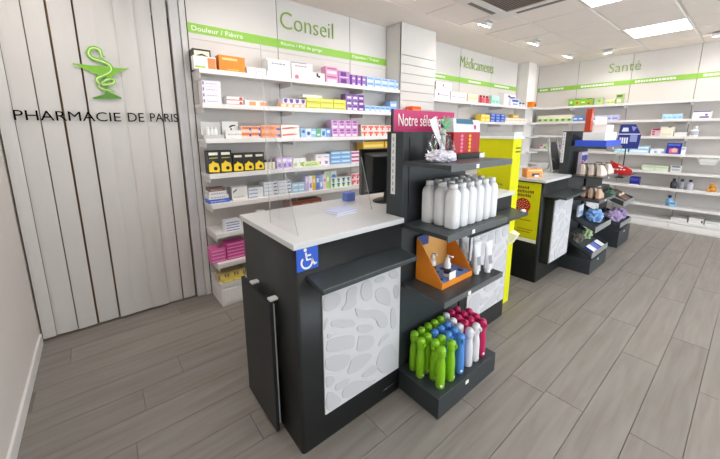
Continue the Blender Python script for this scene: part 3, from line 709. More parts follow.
row('C', 2, 301, 331, 138, 6, 1, .062, .08, None, None, '', alt=[('#a9cdf0', [r_('#2f6fc0', .2, .5, .8, .85)], 'small light blue carton with blue block on the third shelf'), ('#dfeaf5', [('d', '#2a5ab0', (.5,.45,.35))], 'small white carton with blue disc on the third shelf'), ('#8fc7e8', [r_('#eaf4fa', .1, .4, .9, .7)], 'small sky blue carton with pale band on the third shelf'), ('#54ac78', [r_('#d7efe0', .2, .2, .8, .4)], 'small green carton on the third shelf'), ('#b7d4f0', [r_('#3a62b8', .2, .2, .8, .7)], 'small pale carton with navy block on the third shelf'), ('#6f9fe0', [r_('#f0f4fa', .2, .5, .8, .8)], 'small blue carton with white block on the third shelf')], group='small mixed cartons on the third shelf')
row('C', 2, 332, 358, 138, 4, 2, .062, .09, '#d9a3d6', [r_('#8a3f96', .2, .72, .8, .92), r_('#f3e0f2', .15, .1, .85, .35), r_('#b668b8', .3, .4, .8, .6)], 'upright pink mauve carton in the block of eight')
row('C', 2, 361.5, 391, 138, 5, 2, .046, .1, '#f6e2dc', [r_('#ea6a50', .1, .5, .9, .85), ('d', '#e04a38', (.5, .3, .22))], 'white and coral red carton near the magenta sign')
# ---- fourth shelf
row('C', 3, 208.5, 233, 172, 2, 1, .172, .09, '#17150f', [('p', '#f4d21a', [(.05,.08),(.08,.42),(.3,.46),(.42,.56),(.6,.48),(.85,.44),(.95,.2),(.9,.05)]), r_('#f3f0e0', .12, .80, .85, .92), ('d', '#17150f', (.6, .22, .16)), ln('#c9b84a', .15, .66, .85, .7)], 'tall black carton with yellow burst, at the left end', jit=.003)
row('C', 3, 233.5, 265, 170, 3, 1, .145, .09, '#17150f', [('p', '#f4d21a', [(.05,.06),(.08,.40),(.3,.46),(.42,.56),(.6,.48),(.85,.42),(.95,.2),(.9,.05)]), r_('#e8e2c8', .14, .78, .85, .9), ('d', '#17150f', (.6, .22, .16))], 'shorter black carton with yellow burst', jit=.003)
row('C', 3, 277, 293, 168, 3, 1, .092, .08, '#cdb6e2', [r_('#8f6fc0', .2, .1, .8, .45), r_('#efe6f6', .1, .6, .9, .85)], 'lavender carton on the fourth shelf')
row('C', 3, 293.5, 306, 167, 2, 1, .08, .08, W_, [r_('#b3cf6a', .1, .1, .6, .5)], 'white carton with light green corner on the fourth shelf')
row('C', 3, 304, 320, 166, 1, 1, .045, .06, '#dfeab0', [r_('#8fb83a', .1, .2, .9, .45), ln('#6a9a2a', .2, .6, .8, .75)], 'low pale green carton lying on the fourth shelf', back=-.02)
row('C', 3, 316, 330, 163, 2, 1, .10, .08, '#f4eef2', [r_('#8a4f9a', .3, .1, .7, .35), r_('#c9b0d4', .2, .7, .8, .8)], 'white carton with purple mark on the fourth shelf', back=.02)
row('C', 3, 331, 351, 163, 2, 3, .04, .1, '#8fbde6', [r_('#d7e8f6', .1, .5, .9, .75), r_('#4f8fd0', .0, .1, 1, .25)], 'light blue carton in the block of six left of the monitor')
row('C', 3, 351.5, 361, 162, 1, 3, .038, .1, '#f0dce8', [r_('#b02a7a', .0, .3, 1, .7)], 'white and magenta carton stacked next to the monitor')
row('C', 3, 363, 404, 160, 2, 1, .205, .12, '#e8b52a', [r_('#f6dc7a', .05, .72, .95, .86)], 'long golden yellow carton above the monitor', back=.02, zb=.0)
# ---- fifth shelf
for i, (h, c) in enumerate(((.03, '#3f6fd0'), (.028, '#f0eef2'), (.03, '#ece9ea'), (.022, '#8a6a58'))):
    row('C', 4, 208.5+i*.6, 231-i*1.5, 203, 1, 1, h, .12, c, [ln('#b9b4c4', .1, .3, .8, .6)], ['flat blue carton at the bottom of the left stack', 'flat white carton second in the left stack', 'flat pale carton third in the left stack', 'flat brown carton on top of the left stack'][i], zb=[0, .0305, .059, .0895][i], group='flat cartons stacked at the left of the fifth shelf')
row('C', 4, 232.5, 248.5, 201, 1, 1, .105, .09, '#f1efec', [('p', '#5a5a5e', [(.05,.55),(.3,.75),(.35,.9),(.1,.7)]), ln('#c0bcba', .1, .2, .8, .3)], 'upright white carton with grey corner stroke')
row('C', 4, 249, 264, 199, 1, 3, .028, .12, '#edf0f6', [r_('#9fb0d4', .05, .2, .6, .5)], 'flat white carton with pale blue print, stack of three')
row('C', 4, 264.5, 292, 197, 2, 4, .029, .12, '#eef0f4', [r_('#3f4f8a', .7, .25, .95, .6), r_('#b9c4dc', .05, .3, .6, .5)], 'flat white carton with navy end, block of eight')
row('C', 4, 292.5, 305, 194, 2, 2, .042, .09, '#b3d6ee', [r_('#eef5fa', .1, .4, .9, .7)], 'light blue carton, block of four on the fifth shelf')
row('C', 4, 305.5, 330, 193, 7, 1, .135, .06, None, None, '', alt=[('#cdbce6', [r_('#f4f0fa', .2, .6, .8, .9)], 'tall narrow lavender carton'), ('#f2eef8', [r_('#a98fd0', .2, .2, .8, .5)], 'tall narrow white carton with lavender block'), ('#e6b92a', [r_('#f8e9a0', .2, .5, .8, .8)], 'tall narrow golden carton'), ('#5f7fd0', [r_('#dfe6f8', .2, .5, .8, .8)], 'tall narrow cornflower blue carton'), ('#8fa9e2', [r_('#f3f5fc', .2, .2, .8, .5)], 'tall narrow periwinkle carton'), ('#f0d9e4', [r_('#d68fb0', .2, .5, .8, .7)], 'tall narrow pale pink carton'), ('#bfe08a', [r_('#f2f9e6', .2, .5, .8, .8)], 'tall narrow pale green carton')], group='tall narrow cartons on the fifth shelf')
row('C', 4, 325, 337, 191, 2, 1, .155, .05, '#eef3ea', [r_('#58b23a', .1, .05, .9, .45), ('d', '#2f86c8', (.5, .62, .4))], 'tall white carton with green foot and blue disc', back=.05)
row('C', 4, 331, 351, 191, 4, 2, .045, .07, '#f0f4f4', [('d', '#58b23a', (.5, .3, .3)), r_('#26308a', .25, .55, .75, .85)], 'tiny white carton with navy and green marks')
row('C', 4, 351.5, 366, 189, 3, 2, .058, .08, '#f4d6d4', [r_('#e2707a', .1, .4, .9, .8), ('d', '#d9404a', (.3, .25, .2))], 'pale pink and red carton beside the clear screen')
# ---- lower shelves
row('C', 5, 288.5, 322, 204, 3, 1, .171, .12, '#7d4634', [r_('#b4765a', .12, .5, .88, .85), r_('#5e2f22', .0, .0, 1, .15)], 'reddish brown carton just behind the worktop edge', zb=0)
row('C', 5, 226, 242, 232, 1, 4, .022, .1, '#eceef6', [r_('#4a62b0', .05, .2, .9, .45)], 'flat white and blue carton in the low stack behind the counter')
row('C', 6, 211.5, 227, 262, 1, 4, .030, .12, '#ea6fb4', [r_('#f7c4e0', .05, .3, .9, .5), r_('#c9388a', .0, .0, 1, .15)], 'flat hot pink carton in the left low stack', back=.02)
row('C', 6, 227.5, 247, 260, 1, 5, .030, .12, '#e45aa8', [r_('#f5b4d8', .05, .35, .9, .6), r_('#b82f7e', .0, .0, 1, .15)], 'flat magenta carton in the right low stack', back=.02)
row('C', 7, 218, 246, 282, 3, 1, .075, .1, '#cdb98a', [r_('#8a7030', .1, .3, .9, .7), ('d', '#e8d9a0', (.5, .5, .3))], 'tan and gold packet near the floor', 'packet', 'packet', back=.03)
row('C', 7, 224, 246, 290, 2, 1, .028, .06, '#ead65a', [r_('#f6efb8', .1, .3, .9, .7)], 'low yellow packet on the lowest shelf edge', 'packet', 'packet', back=-.03)
# ---- small bottles on the display block, third shelf
def bottle(name, prof, col, capprof, capcol, loc, label, cat, group=None, n=14, sq=0, sx=1, sy=1, rz=0, lab=None):
    key = (name, str(prof), col, capcol, sq, sx, sy, str(lab))
    if key not in _meshes:
        bm_ = MB().lathe(prof, n, sq=sq, sx=sx, sy=sy).mesh('body', cm(col, .35, var=.03))
        cp_ = MB().lathe(capprof, n).mesh('cap', cm(capcol, .35, var=.03))
        lm_ = None
        if lab: lm_ = MB().lathe(lab[0], n, sq=sq, sx=sx, sy=sy).mesh('paper_label', cm(lab[1], .5))
        _meshes[key] = (bm_, cp_, lm_)
    a, b, c = _meshes[key]; t = thing(name, label, cat, loc, rz, group)
    link('body', a, t); link('cap', b, t)
    if c: link('paper_label', c, t)
    return t
Pq, xa, xb = span('C', 2, 204, 224, 138, 0); z0 = shelf_z('C', 2)
db = thing('display_block', 'white step display block with three tiny bottles at left', 'display', (xa, Pq, z0))
MB().box(0, xb-xa, 0, .09, 0, .03).build('foot', cm('#c9c9ca', .5), db); MB().box(0, xb-xa, .075, .09, .03, .14).build('back_card', cm('#e2e2e3', .5), db)
for i in range(3):
    bottle('mini_bottle', [(.0,0),(.013,0),(.014,.004),(.014,.04),(.007,.05)], '#fbfbfb', [(.007,.05),(.0075,.051),(.0075,.066),(.0,.066)], '#f0f0f0', (xa+.045+i*.03, Pq+.035, z0+.0302), ['left', 'middle', 'right'][i]+' of three tiny white bottles on the step display block', 'bottle', 'tiny bottles on the display block', n=10)
Pq, xa, xb = span('C', 3, 265, 276.5, 169, 0); z0 = shelf_z('C', 3)
for i in range(3):
    bottle('small_bottle', [(.0,0),(.017,0),(.018,.004),(.018,.055),(.009,.066)], '#ece6cf', [(.011,.066),(.012,.067),(.012,.09),(.0,.09)], '#4a3a34', (xa+.02+i*.038, Pq+.03, z0), ['left', 'middle', 'right'][i]+' of three small cream bottles with dark caps', 'bottle', 'small cream bottles on the fourth shelf', n=12)
Pq, xa, xb = span('C', 5, 258, 269, 212, -.02)
tag(MB().lathe([(0,0),(.03,0),(.042,.13),(.044,.133),(.039,.133),(.028,.004),(0,.004)], 16).build('plastic_cup', cm('#f2f2f4', .4), None, (xa+.04, Pq+.05, shelf_z('C', 5))), 'small white plastic cup behind the worktop edge', 'cup')

# ---- Médicaments wall
row('M', 0, 434.5, 450, 99, 1, 1, .10, .12, '#f6ecef', [('d', '#8a3f9a', (.25, .55, .14)), ln('#b98ac0', .35, .45, .9, .55)], 'long white carton with purple dot beside the column')
row('M', 0, 450.5, 467, 101, 1, 1, .10, .12, '#f8eef0', [ln('#c79ac9', .1, .4, .9, .5), r_('#e9cfd9', 0, 0, 1, .12)], 'long white carton with mauve print line')
row('M', 0, 436, 452, 90, 1, 1, .085, .12, '#f8f0f2', [('d', '#d05a8a', (.45, .6, .16)), ln('#c0a0c0', .5, .3, .9, .4)], 'white carton with pink dot stacked on top', zb=.1012)
row('M', 0, 468, 478, 103, 2, 1, .10, .1, '#f7f3d8', [r_('#e9dc9a', .1, .4, .9, .6)], 'pale cream carton under the Médicaments band')
Pq, xa, xb = span('M', 0, 478, 491, 105, 0); z0 = shelf_z('M', 0)
for i in range(4):
    bottle('red_bottle', [(.0,0),(.032,0),(.034,.006),(.034,.08),(.016,.1)], ['#e0708a', '#d94a5a', '#e88a9a', '#d23f52'][i], [(.018,.1),(.019,.101),(.019,.13),(0,.13)], '#c02a3a', (xa+.05+i*.095, Pq+.05, z0), ['pale rose bottle with red cap, first of four', 'red bottle with red cap, second of four', 'pink bottle with red cap, third of four', 'deep red bottle with red cap, last of four'][i], 'bottle', 'red bottles under the Médicaments band', n=12)
row('M', 0, 491.5, 499, 106, 2, 1, .115, .1, '#bfeedd', [r_('#7fd6bc', .1, .2, .9, .5)], 'mint green carton under the Médicaments band')
row('M', 0, 503, 515, 108, 1, 1, .16, .12, '#f4f0f4', [('p', '#3a3f9a', [(.3,.8),(.6,.65),(.95,.72),(.9,.85),(.6,.78),(.4,.95)])], 'big white carton with navy ribbon mark near pillar', back=.02)
row('M', 0, 511, 519, 108, 1, 1, .10, .032, '#e9ecf8', [r_('#3a4fb0', .1, .6, .9, .9), r_('#8a9ad8', .2, .2, .8, .4)], 'white carton with blue top block near pillar', back=-.028)
Pq, xa, xb = span('M', 0, 517, 527, 110, 0)
for i in range(3):
    bottle('small_bottle', [(.0,0),(.026,0),(.028,.005),(.028,.05),(.014,.06)], '#f3f4fb', [(.016,.06),(.017,.061),(.017,.085),(0,.085)], '#2f3f9a', (xa+.05+i*.12, Pq+.03, z0), ['left', 'middle', 'right'][i]+' of three small white bottles with navy caps near the pillar', 'bottle', 'navy capped bottles near the pillar', n=12)
row('M', 1, 481, 490, 121, 2, 2, .055, .1, '#f3d34a', [r_('#fbf0b0', .1, .4, .9, .7)], 'yellow carton behind the tower, second shelf')
row('M', 1, 490, 505, 121, 3, 3, .042, .1, '#4a6fd0', [r_('#c9d6f6', .1, .4, .8, .65), r_('#26389a', 0, 0, .2, 1)], 'blue carton in the block of nine behind the yellow carton')
row('M', 1, 505.5, 526, 122, 5, 1, .075, .1, '#f7efe4', [r_('#e6cdb4', .1, .4, .9, .65)], 'cream carton at the right end of the second shelf')
row('M', 1, 513, 519, 114, 1, 1, .06, .08, '#d8b45a', [r_('#f2e0a8', .1, .3, .9, .6)], 'small gold carton on top of the cream cartons', zb=.0758)
row('M', 2, 484, 512, 132, 6, 1, .09, .1, '#f2ecee', [r_('#5a3a6a', .3, .6, .7, .85)], 'white carton with dark mark above the yellow carton lid')
row('M', 1, 438, 447, 110, 1, 1, .09, .1, '#c4d8ee', [r_('#8fb4dc', .1, .4, .9, .7)], 'pale blue carton just right of the column')
# column accessories
hk = thing('slatwall_shelf', 'thin grey slatwall shelf on the grooved column', 'shelf', (3.0, 2.83, 1.62))
MB().box(0, .30, -.16, 0, 0, .01).build('plate', CHROME, hk); MB().box(0, .30, -.006, 0, -.05, 0).build('hook_plate', CHROME, hk)
p = at_y(402, 110, 2.75)
tag(link('carton', carton_mesh(.16, .1, .17, '#f0581e', [r_('#f59a4a', .1, .5, .9, .8), r_('#c23a10', 0, 0, 1, .12)]), None, (3.01, 2.70, 1.6302)), 'bright orange carton above the magenta sign', 'box')
# ---- Santé wall
p = at_x(528.5, 111, 6.60)
tag(link('carton', carton_mesh(.17, .08, .105, '#f08a1e', [('d', '#5a2f14', (.75, .4, .25))]), None, (6.42, 2.79, 1.9355)), 'orange carton with dark disc against the pillar', 'box')
row('S', 0, 568, 592, 105, 4, 1, .12, .1, None, None, '', alt=[('#7cc23a', [('d', '#dff0b8', (.5,.55,.25)), r_('#4a7a1e', 0, 0, 1, .12)], 'green carton with pale disc, first of the row of four'), ('#a8cf3e', [('d', '#e0552a', (.5,.45,.2)), r_('#4a7a1e', 0, .9, 1, 1)], 'green carton with orange spot, second of the row of four'), ('#8acb2e', [r_('#f0f6c0', .2, .4, .8, .6)], 'bright green carton with cream block, third of the row of four'), ('#9ac63e', [r_('#c23a2a', .2, .2, .6, .4), r_('#3a5a1a', 0, .9, 1, 1)], 'green carton with red block, last of the row of four')], group='green cartons on the far top shelf')
row('S', 0, 595.5, 602, 105, 1, 1, .11, .1, '#b9d68a', [('d', '#7cae4a', (.5, .6, .22))], 'pale sage carton on the far top shelf')
row('S', 0, 606, 614, 105, 2, 1, .075, .1, '#e6ecb4', [r_('#b0c45a', .1, .3, .9, .55)], 'low pale yellow green carton on the far top shelf')
row('S', 0, 615, 622, 104, 1, 1, .155, .1, '#a9c47a', [r_('#f2f0e0', .2, .15, .8, .5), r_('#5a7a3a', .1, .7, .9, .9)], 'tall olive green carton at the end of the green row')
row('S', 1, 537, 572, 121, 6, 1, .125, .1, '#f1efd6', [r_('#a9cf7a', .05, .05, .95, .45), ('d', '#4f8a3a', (.5, .3, .2))], 'cream carton with green foot beside the corner pillar')
row('S', 1, 572.5, 583, 121, 2, 1, .085, .1, '#5f8fe0', [r_('#e3ecfa', .15, .4, .85, .7)], 'blue carton right of the cream and green row')
row('S', 1, 592, 618, 120, 4, 1, .095, .1, '#cfd2f2', [r_('#8a92da', .1, .25, .9, .55)], 'lavender blue carton above the blue tray')
row('S', 1, 662, 682, 118.5, 4, 1, .082, .1, '#c3e2f4', [r_('#8fc8ec', .1, .15, .9, .5)], 'pale sky blue carton in the row above the magazine')
row('S', 1, 692, 711, 117, 1, 1, .105, .12, '#f4f2f6', [r_('#4a3a8a', .02, .9, .98, 1), r_('#6a4fa8', .4, .1, .9, .3), ('d', '#8a6ac0', (.75, .5, .15))], 'white carton with violet trim at the right')
row('S', 2, 650.5, 660, 136, 1, 1, .125, .02, '#f2d2da', [r_('#a8384e', .08, .75, .92, .95), r_('#d0607a', .1, .45, .4, .65), r_('#c84a6a', .1, .15, .4, .35)], 'pink leaflet card with red headings', 'card', 'leaflet_card', back=.05)
row('S', 2, 659.5, 673, 136, 1, 1, .145, .09, '#f1ecda', [r_('#e4dcc0', .1, .1, .9, .3), r_('#5a2a3a', .55, .93, .8, 1)], 'square cream carton on the third far shelf')
row('S', 2, 673.5, 686, 136.5, 1, 1, .06, .09, '#f3f3f0', [ln('#c9c9c4', .1, .5, .9, .65)], 'low white carton beside the square cream one')
P_, ya, yb_ = span('S', 2, 689, 697, 137, 0)
bottle('white_bottle', [(.0,0),(.042,0),(.045,.008),(.045,.09),(.025,.105)], '#f4f4f2', [(.028,.105),(.03,.106),(.03,.15),(0,.15)], '#e8e8e8', (P_+.05, (ya+yb_)/2, shelf_z('S', 2)), 'white bottle with white cap standing alone on far shelf', 'bottle', lab=([(.0453,.02),(.0456,.021),(.0456,.075),(.0453,.076)], '#b9bccb'))
row('S', 3, 614, 628, 150, 2, 1, .075, .1, '#a8dcf2', [r_('#e6f5fb', .1, .4, .9, .7)], 'light aqua carton under the navy display')
row('S', 3, 629, 649, 151, 1, 2, .055, .12, '#bfe0f6', [r_('#e9f4fb', .05, .3, .95, .7), r_('#7ab8e6', 0, .85, 1, 1)], 'long pale blue carton, stack of two')
row('S', 3, 650, 664, 152, 2, 1, .07, .1, '#edf3fa', [r_('#8fb8e8', .6, .1, 1, .5)], 'white and blue carton left of the magazine')
row('S', 3, 665.5, 681, 152.5, 1, 1, .165, .02, '#2a36a0', [r_('#d86a7a', .2, .1, .8, .5), ('d', '#f0b8a8', (.55, .35, .2)), r_('#5f6fd8', .1, .75, .9, .92)], 'navy magazine with pink picture on the fourth far shelf', 'magazine', 'magazine')
row('S', 3, 680.5, 685, 153, 1, 1, .11, .06, '#f0f3f8', [r_('#b4c4e0', .1, .6, .9, .85)], 'narrow white carton right of the magazine')
row('S', 4, 641, 668, 171, 2, 1, .085, .14, '#dfe9d2', [r_('#c3d4ae', .05, .55, .95, .8)], 'pale green carton, pair on the fifth far shelf')
row('S', 4, 670, 680.5, 172, 1, 1, .10, .1, '#e6e6e8', [r_('#7b7d86', .1, .7, .9, .95), r_('#b9bac0', .1, .2, .9, .5)], 'grey and white carton right of the pale green pair')
bk = at_x(709, 158, 6.79); ba = thing('hanging_basket', 'small white wire basket clipped under a far shelf', 'basket', (6.785, bk.y, 1.02))
m = MB()
for z, s in ((.09, 1), (.045, .85), (0, .65)): m.path([(-.05*s, -.11*s, z), (.05*s, -.11*s, z), (.05*s, .11*s, z), (-.05*s, .11*s, z), (-.05*s, -.11*s, z)], .003, 6)
for i in range(7):
    f_ = -1+2*i/6; m.path([(-.05, .11*f_, .09), (-.0325, .0715*f_, 0), (.0325, .0715*f_, 0), (.05, .11*f_, .09)], .002, 5)
m.build('wire_mesh', OFFW, ba)
MB().hexa([(-.03,-.07,.004),(.03,-.07,.004),(.03,.07,.004),(-.03,.07,.004),(-.04,-.09,.08),(.04,-.09,.08),(.04,.09,.08),(-.04,.09,.08)]).build('liner', cm('#f4f4f2', .5), ba)
MB().box(-.006, .006, -.1, .1, .088, .105).build('clip_bar', BLACK, ba)
row('S', 5, 628.5, 638.5, 186, 1, 1, .13, .09, '#262a86', [r_('#4a52b8', .1, .5, .9, .85), r_('#e8e8f4', .0, .0, 1, .08)], 'navy carton low on the far shelves beside the bins')
P_, ya, yb_ = span('S', 5, 668, 682, 187, 0)
for i in range(3):
    bottle('dark_bottle', [(.0,0),(.035,0),(.037,.006),(.037,.09),(.016,.115)], ['#2b2c30', '#8a8f9a', '#b9bcc4'][i], [(.018,.115),(.019,.116),(.019,.15),(0,.15)], '#1a1a1c', (P_+.05, ya-.05-i*.09, shelf_z('S', 5)), ['black bottle, left of three on the low far shelf', 'slate grey bottle with black cap, middle of three', 'pale grey bottle with black cap, right of three'][i], 'bottle', 'bottles on the low far shelf', n=12)
P_, ya, yb_ = span('S', 5, 706, 716, 192, 0)
tb = thing('plush_toy', 'small orange plush toy sitting on a low far shelf', 'toy', (P_+.06, (ya+yb_)/2, shelf_z('S', 5)))
tb.scale = (.8, .8, .8); OB = cm('#d9973f', .9, var=.15, scale=40)
MB().lathe([(.0,0),(.035,.002),(.05,.03),(.047,.06),(.03,.085)], 16).build('body', OB, tb); MB().lathe([(.0,0),(.025,.004),(.04,.03),(.036,.055),(.0,.07)], 16, (-.005,0,.08)).build('head', OB, tb)
for s in (-1, 1):
    MB().lathe([(0,0),(.012,.002),(.013,.012),(0,.02)], 10, (0,.03*s,.135)).build('ear', OB, tb); MB().tube((-.01,.03*s,.015), (-.07,.045*s,.015), .016, 10, .014).build('leg', OB, tb); MB().tube((0,.04*s,.07), (-.03,.06*s,.03), .012, 8).build('arm', OB, tb)
P_, ya, yb_ = span('S', 6, 665, 674, 207, 0)
bottle('blue_bottle', [(.0,0),(.04,0),(.042,.006),(.042,.10),(.018,.125)], '#8fbfe2', [(.02,.125),(.021,.126),(.021,.165),(0,.165)], '#2a3f6a', (P_+.04, ya-.03, shelf_z('S', 6)), 'light blue bottle with navy cap on low far shelf', 'bottle', n=14)
row('S', 6, 668.5, 675, 208, 1, 1, .085, .06, '#a9d0ee', [r_('#5f9ad0', .1, .5, .9, .8)], 'small light blue carton beside the blue bottle', back=-.05)
row('S', 7, 670, 687, 221, 1, 2, .022, .2, '#f2f0ee', [r_('#dcd9d6', .1, .2, .9, .5)], 'flat white carton in the left low pile at the far wall')
row('S', 7, 687.5, 703, 225, 1, 1, .075, .2, '#f4f2f0', [r_('#2a2a2a', .85, .2, .95, .7)], 'white carton with black spot on the lowest far shelf')
row('S', 7, 703.5, 719, 228, 1, 1, .06, .2, '#efedeb', [ln('#d0cdca', .1, .4, .9, .6)], 'plain white carton at the right end of the lowest far shelf')
row('S', 3, 538.5, 560, 158, 6, 1, .11, .1, None, None, '', alt=[('#e6c9d6', [r_('#b05a8a', .2, .5, .8, .8)], 'pink carton low behind the rear worktop, first in line'), ('#b9cfa8', [r_('#6f9a58', .2, .2, .8, .5)], 'sage carton low behind the rear worktop'), ('#d8d0c4', [r_('#a08a6a', .2, .5, .8, .8)], 'beige carton low behind the rear worktop'), ('#c9a8c4', [r_('#8a4f8a', .2, .5, .8, .8)], 'mauve carton low behind the rear worktop'), ('#e4dcd8', [r_('#c08a8a', .2, .3, .8, .5)], 'off white carton low behind the rear worktop'), ('#b4a0b8', [r_('#7a5a86', .2, .5, .8, .8)], 'dusky violet carton low behind the rear worktop')], group='cartons low behind the rear worktop')

# ------------------------------------------------------------------ tower 1: spray bottles on the plinth
SP_BODY = [(.0,0),(.0235,0),(.0255,.004),(.0258,.05),(.0258,.105),(.0245,.135),(.0205,.158),(.019,.17),(.0195,.182)]
SP_HEAD = [(.0195,.182),(.0225,.186),(.0245,.20),(.0245,.222),(.022,.234),(.014,.241),(.0,.243)]
SPC = {'G': ('#86c41c', 'lime green'), 'B': ('#4f8fe0', 'sky blue'), 'W': ('#e6e6ec', 'white'), 'M': ('#c21f5e', 'magenta')}
_sp = {}
for c, (hx, nm) in SPC.items():
    a = MB().lathe(SP_BODY, 20).mesh('body', cm(hx, .32, var=.04, coat=.15))
    hm = MB().lathe(SP_HEAD, 20); hm.hexa([(-.008,-.034,.205),(.008,-.034,.205),(.008,-.015,.203),(-.008,-.015,.203),(-.007,-.034,.222),(.007,-.034,.222),(.008,-.015,.226),(-.008,-.015,.226)])
    b = hm.mesh('spray_head', cm(hx, .3, var=.04, coat=.15))
    rg = MB().lathe([(.0199,.176),(.0205,.177),(.0205,.181),(.0199,.182)], 20).mesh('neck_ring', cm(hx, .5, var=.02))
    dt = MB().prism([(.008*math.cos(R(q)), -.0262, .022+.008*math.sin(R(q))) for q in range(0, 360, 30)], (0, .0015, 0)).mesh('round_sticker', OFFW)
    _sp[c] = (a, b, rg, dt)
ROWS = [(.922, [(1.312,'G'),(1.40,'G'),(1.49,'B'),(1.578,'W'),(1.650,'W'),(1.722,'M')]),
        (.982, [(1.335,'G'),(1.395,'G'),(1.452,'B'),(1.510,'B'),(1.566,'W'),(1.626,'M'),(1.684,'M'),(1.744,'M')]),
        (1.042, [(1.288,'G'),(1.345,'G'),(1.405,'B'),(1.465,'B'),(1.525,'B'),(1.586,'W'),(1.645,'M'),(1.703,'M'),(1.762,'M')]),
        (1.105, [(1.303,'G'),(1.363,'G'),(1.424,'G'),(1.484,'G'),(1.544,'G'),(1.603,'W'),(1.66,'M'),(1.72,'M')])]
PLACE = ['front row', 'second row', 'third row', 'back row']
for j, (y, L) in enumerate(ROWS):
    cnt = {}
    for x, c in L: cnt[c] = cnt.get(c, 0)+1
    seen = {}
    for x, c in L:
        seen[c] = seen.get(c, 0)+1; nm = SPC[c][1]
        o_ = ['leftmost', 'second from left', 'third from left', 'fourth from left', 'fifth from left'][seen[c]-1]
        lab = f'{nm} spray bottle in the {PLACE[j]}' + (f', {o_} of its colour' if cnt[c] > 1 else '')
        t = thing('spray_bottle', lab, 'bottle', (x, y, .1252), R(random.uniform(-40, 30)), 'spray bottles on the plinth')
        a, b, rg, dt = _sp[c]; link('body', a, t); link('spray_head', b, t); link('neck_ring', rg, t); link('round_sticker', dt, t)
# white litre bottles on the middle shelf
MILK = cm('#e6e8ec', .38, var=.03)
wbm = MB().lathe([(.0,0),(.030,0),(.034,.005),(.0345,.05),(.0345,.165),(.0325,.182),(.026,.194),(.0205,.199),(.0205,.206)], 24, sq=3.2).mesh('body', MILK)
wcm = MB().lathe([(.0205,.206),(.0215,.207),(.0215,.226),(.0205,.228),(.0,.228)], 18).mesh('cap', cm('#eef0f2', .35))
wnm = MB().lathe([(.0206,.201),(.0218,.202),(.0218,.2055),(.0206,.206)], 18).mesh('neck_ring', cm('#b9bcc2', .4))
for j, y in enumerate((.945, 1.020, 1.095)):
    for i in range(6):
        x = 1.378+i*.0735+(.010 if j == 1 else 0)
        t = thing('litre_bottle', f'milky white capped bottle, {["leftmost", "second from left", "third from left", "third from right", "second from right", "rightmost"][i]} in the {["front", "middle", "back"][j]} row', 'bottle', (x, y, 1.0122), R(random.uniform(-8, 8)), 'milky white bottles on the tower')
        link('body', wbm, t); link('cap', wcm, t); link('neck_ring', wnm, t)
# orange counter display on the third shelf
z3 = .6722
od = thing('counter_display', 'open orange cardboard display with sloping sides and blue insert', 'display', (1.335, .955, z3))
ORG = cm('#e98a1c', .5, var=.06); TAN = cm('#dda55a', .55)
Wd, Dd = .285, .183
side = [(0,0,0),(0,Dd,0),(0,Dd,.235),(0,Dd-.02,.235),(0,0,.035)]
MB().prism(side, (.003, 0, 0)).build('side_panel', ORG, od); MB().prism([(Wd-.003, b_, c_) for _, b_, c_ in side], (.003, 0, 0)).build('side_panel', ORG, od)
MB().box(.003, Wd-.003, 0, .003, 0, .033).build('front_lip', ORG, od); MB().box(.003, Wd-.003, Dd-.003, Dd, 0, .25).build('back_panel', TAN, od)
MB().box(.003, .10, Dd-.0045, Dd-.003, .19, .25).build('blue_corner', cm('#2b3f7a', .5), od)
ins = MB().box(.003, Wd-.003, .003, Dd-.003, .0, .03).build('insert', cm('#6f95d8', .5), od)
me_h = MB().lathe([(.019,.0302),(.019,.0308),(0,.0308)], 18).mesh('cup_hole', cm('#33456f', .6))
for i in range(4):
    for j in range(2): link('cup_hole', me_h, ins, (.045+i*.065, .05+j*.075, 0))
def pump(loc, label, rz=0):
    t = thing('pump_bottle', label, 'bottle', loc, rz, 'pump bottles in the orange display')
    MB().lathe([(.0,0),(.019,0),(.020,.004),(.020,.075),(.012,.088)], 18).build('body', cm('#eceef2', .3), t)
    MB().lathe([(.012,.088),(.013,.089),(.013,.105),(.006,.108),(.005,.125),(0,.125)], 14).build('pump', cm('#f4f4f4', .3), t)
    MB().tube((0,0,.122), (0,-.03,.117), .0045, 8).build('nozzle', cm('#f4f4f4', .3), t); MB().lathe([(.0203,.02),(.0205,.021),(.0205,.05),(.0203,.051)], 18).build('paper_label', cm('#33363c', .5), t)
pump((1.335+.075, .955+.125, z3+.031), 'white pump bottle at the back of the orange display'); pump((1.335+.11, .955+.05, z3+.031), 'white pump bottle at the front of the orange display', R(20))
tag(MB().box(-.03, .03, 0, .002, 0, .045).build('price_card', OFFW, None, (1.335+.10, .955+.006, z3+.0305)), 'small white card in front of the pump bottle', 'card')
# white tubes right of it
me_tb = MB(); n = 16
rings = []
for k in range(7):
    f_ = k/6; z = .022+f_*.175; a_ = .024*(1-f_)+.031*f_; b_ = .024*(1-f_)+.0015*f_; rings.append((a_, b_, z))
i0 = 0
for a_, b_, z in rings:
    for q in range(n): me_tb.v.append((a_*math.cos(2*math.pi*q/n), b_*math.sin(2*math.pi*q/n), z))
for k in range(6):
    for q in range(n):
        q2 = (q+1) % n; me_tb.f.append((k*n+q, k*n+q2, (k+1)*n+q2, (k+1)*n+q)); me_tb.m.append(0); me_tb.sm.append(True)
me_tb.f.append(tuple(range(6*n, 7*n))); me_tb.m.append(0); me_tb.sm.append(False)
me_tb = me_tb.mesh('tube_body', cm('#e3e5ea', .35)); me_tc = MB().lathe([(.0,0),(.017,0),(.0175,.003),(.0175,.021),(.0,.022)], 16).mesh('cap', cm('#eef0f2', .35))
me_tp = MB().prism([(-.012,-.0205,.06),(.012,-.0205,.06),(.012,-.0142,.11),(-.012,-.0142,.11)], (0,-.0008,-.0001)).mesh('print_patch', cm('#9a9da6', .5))
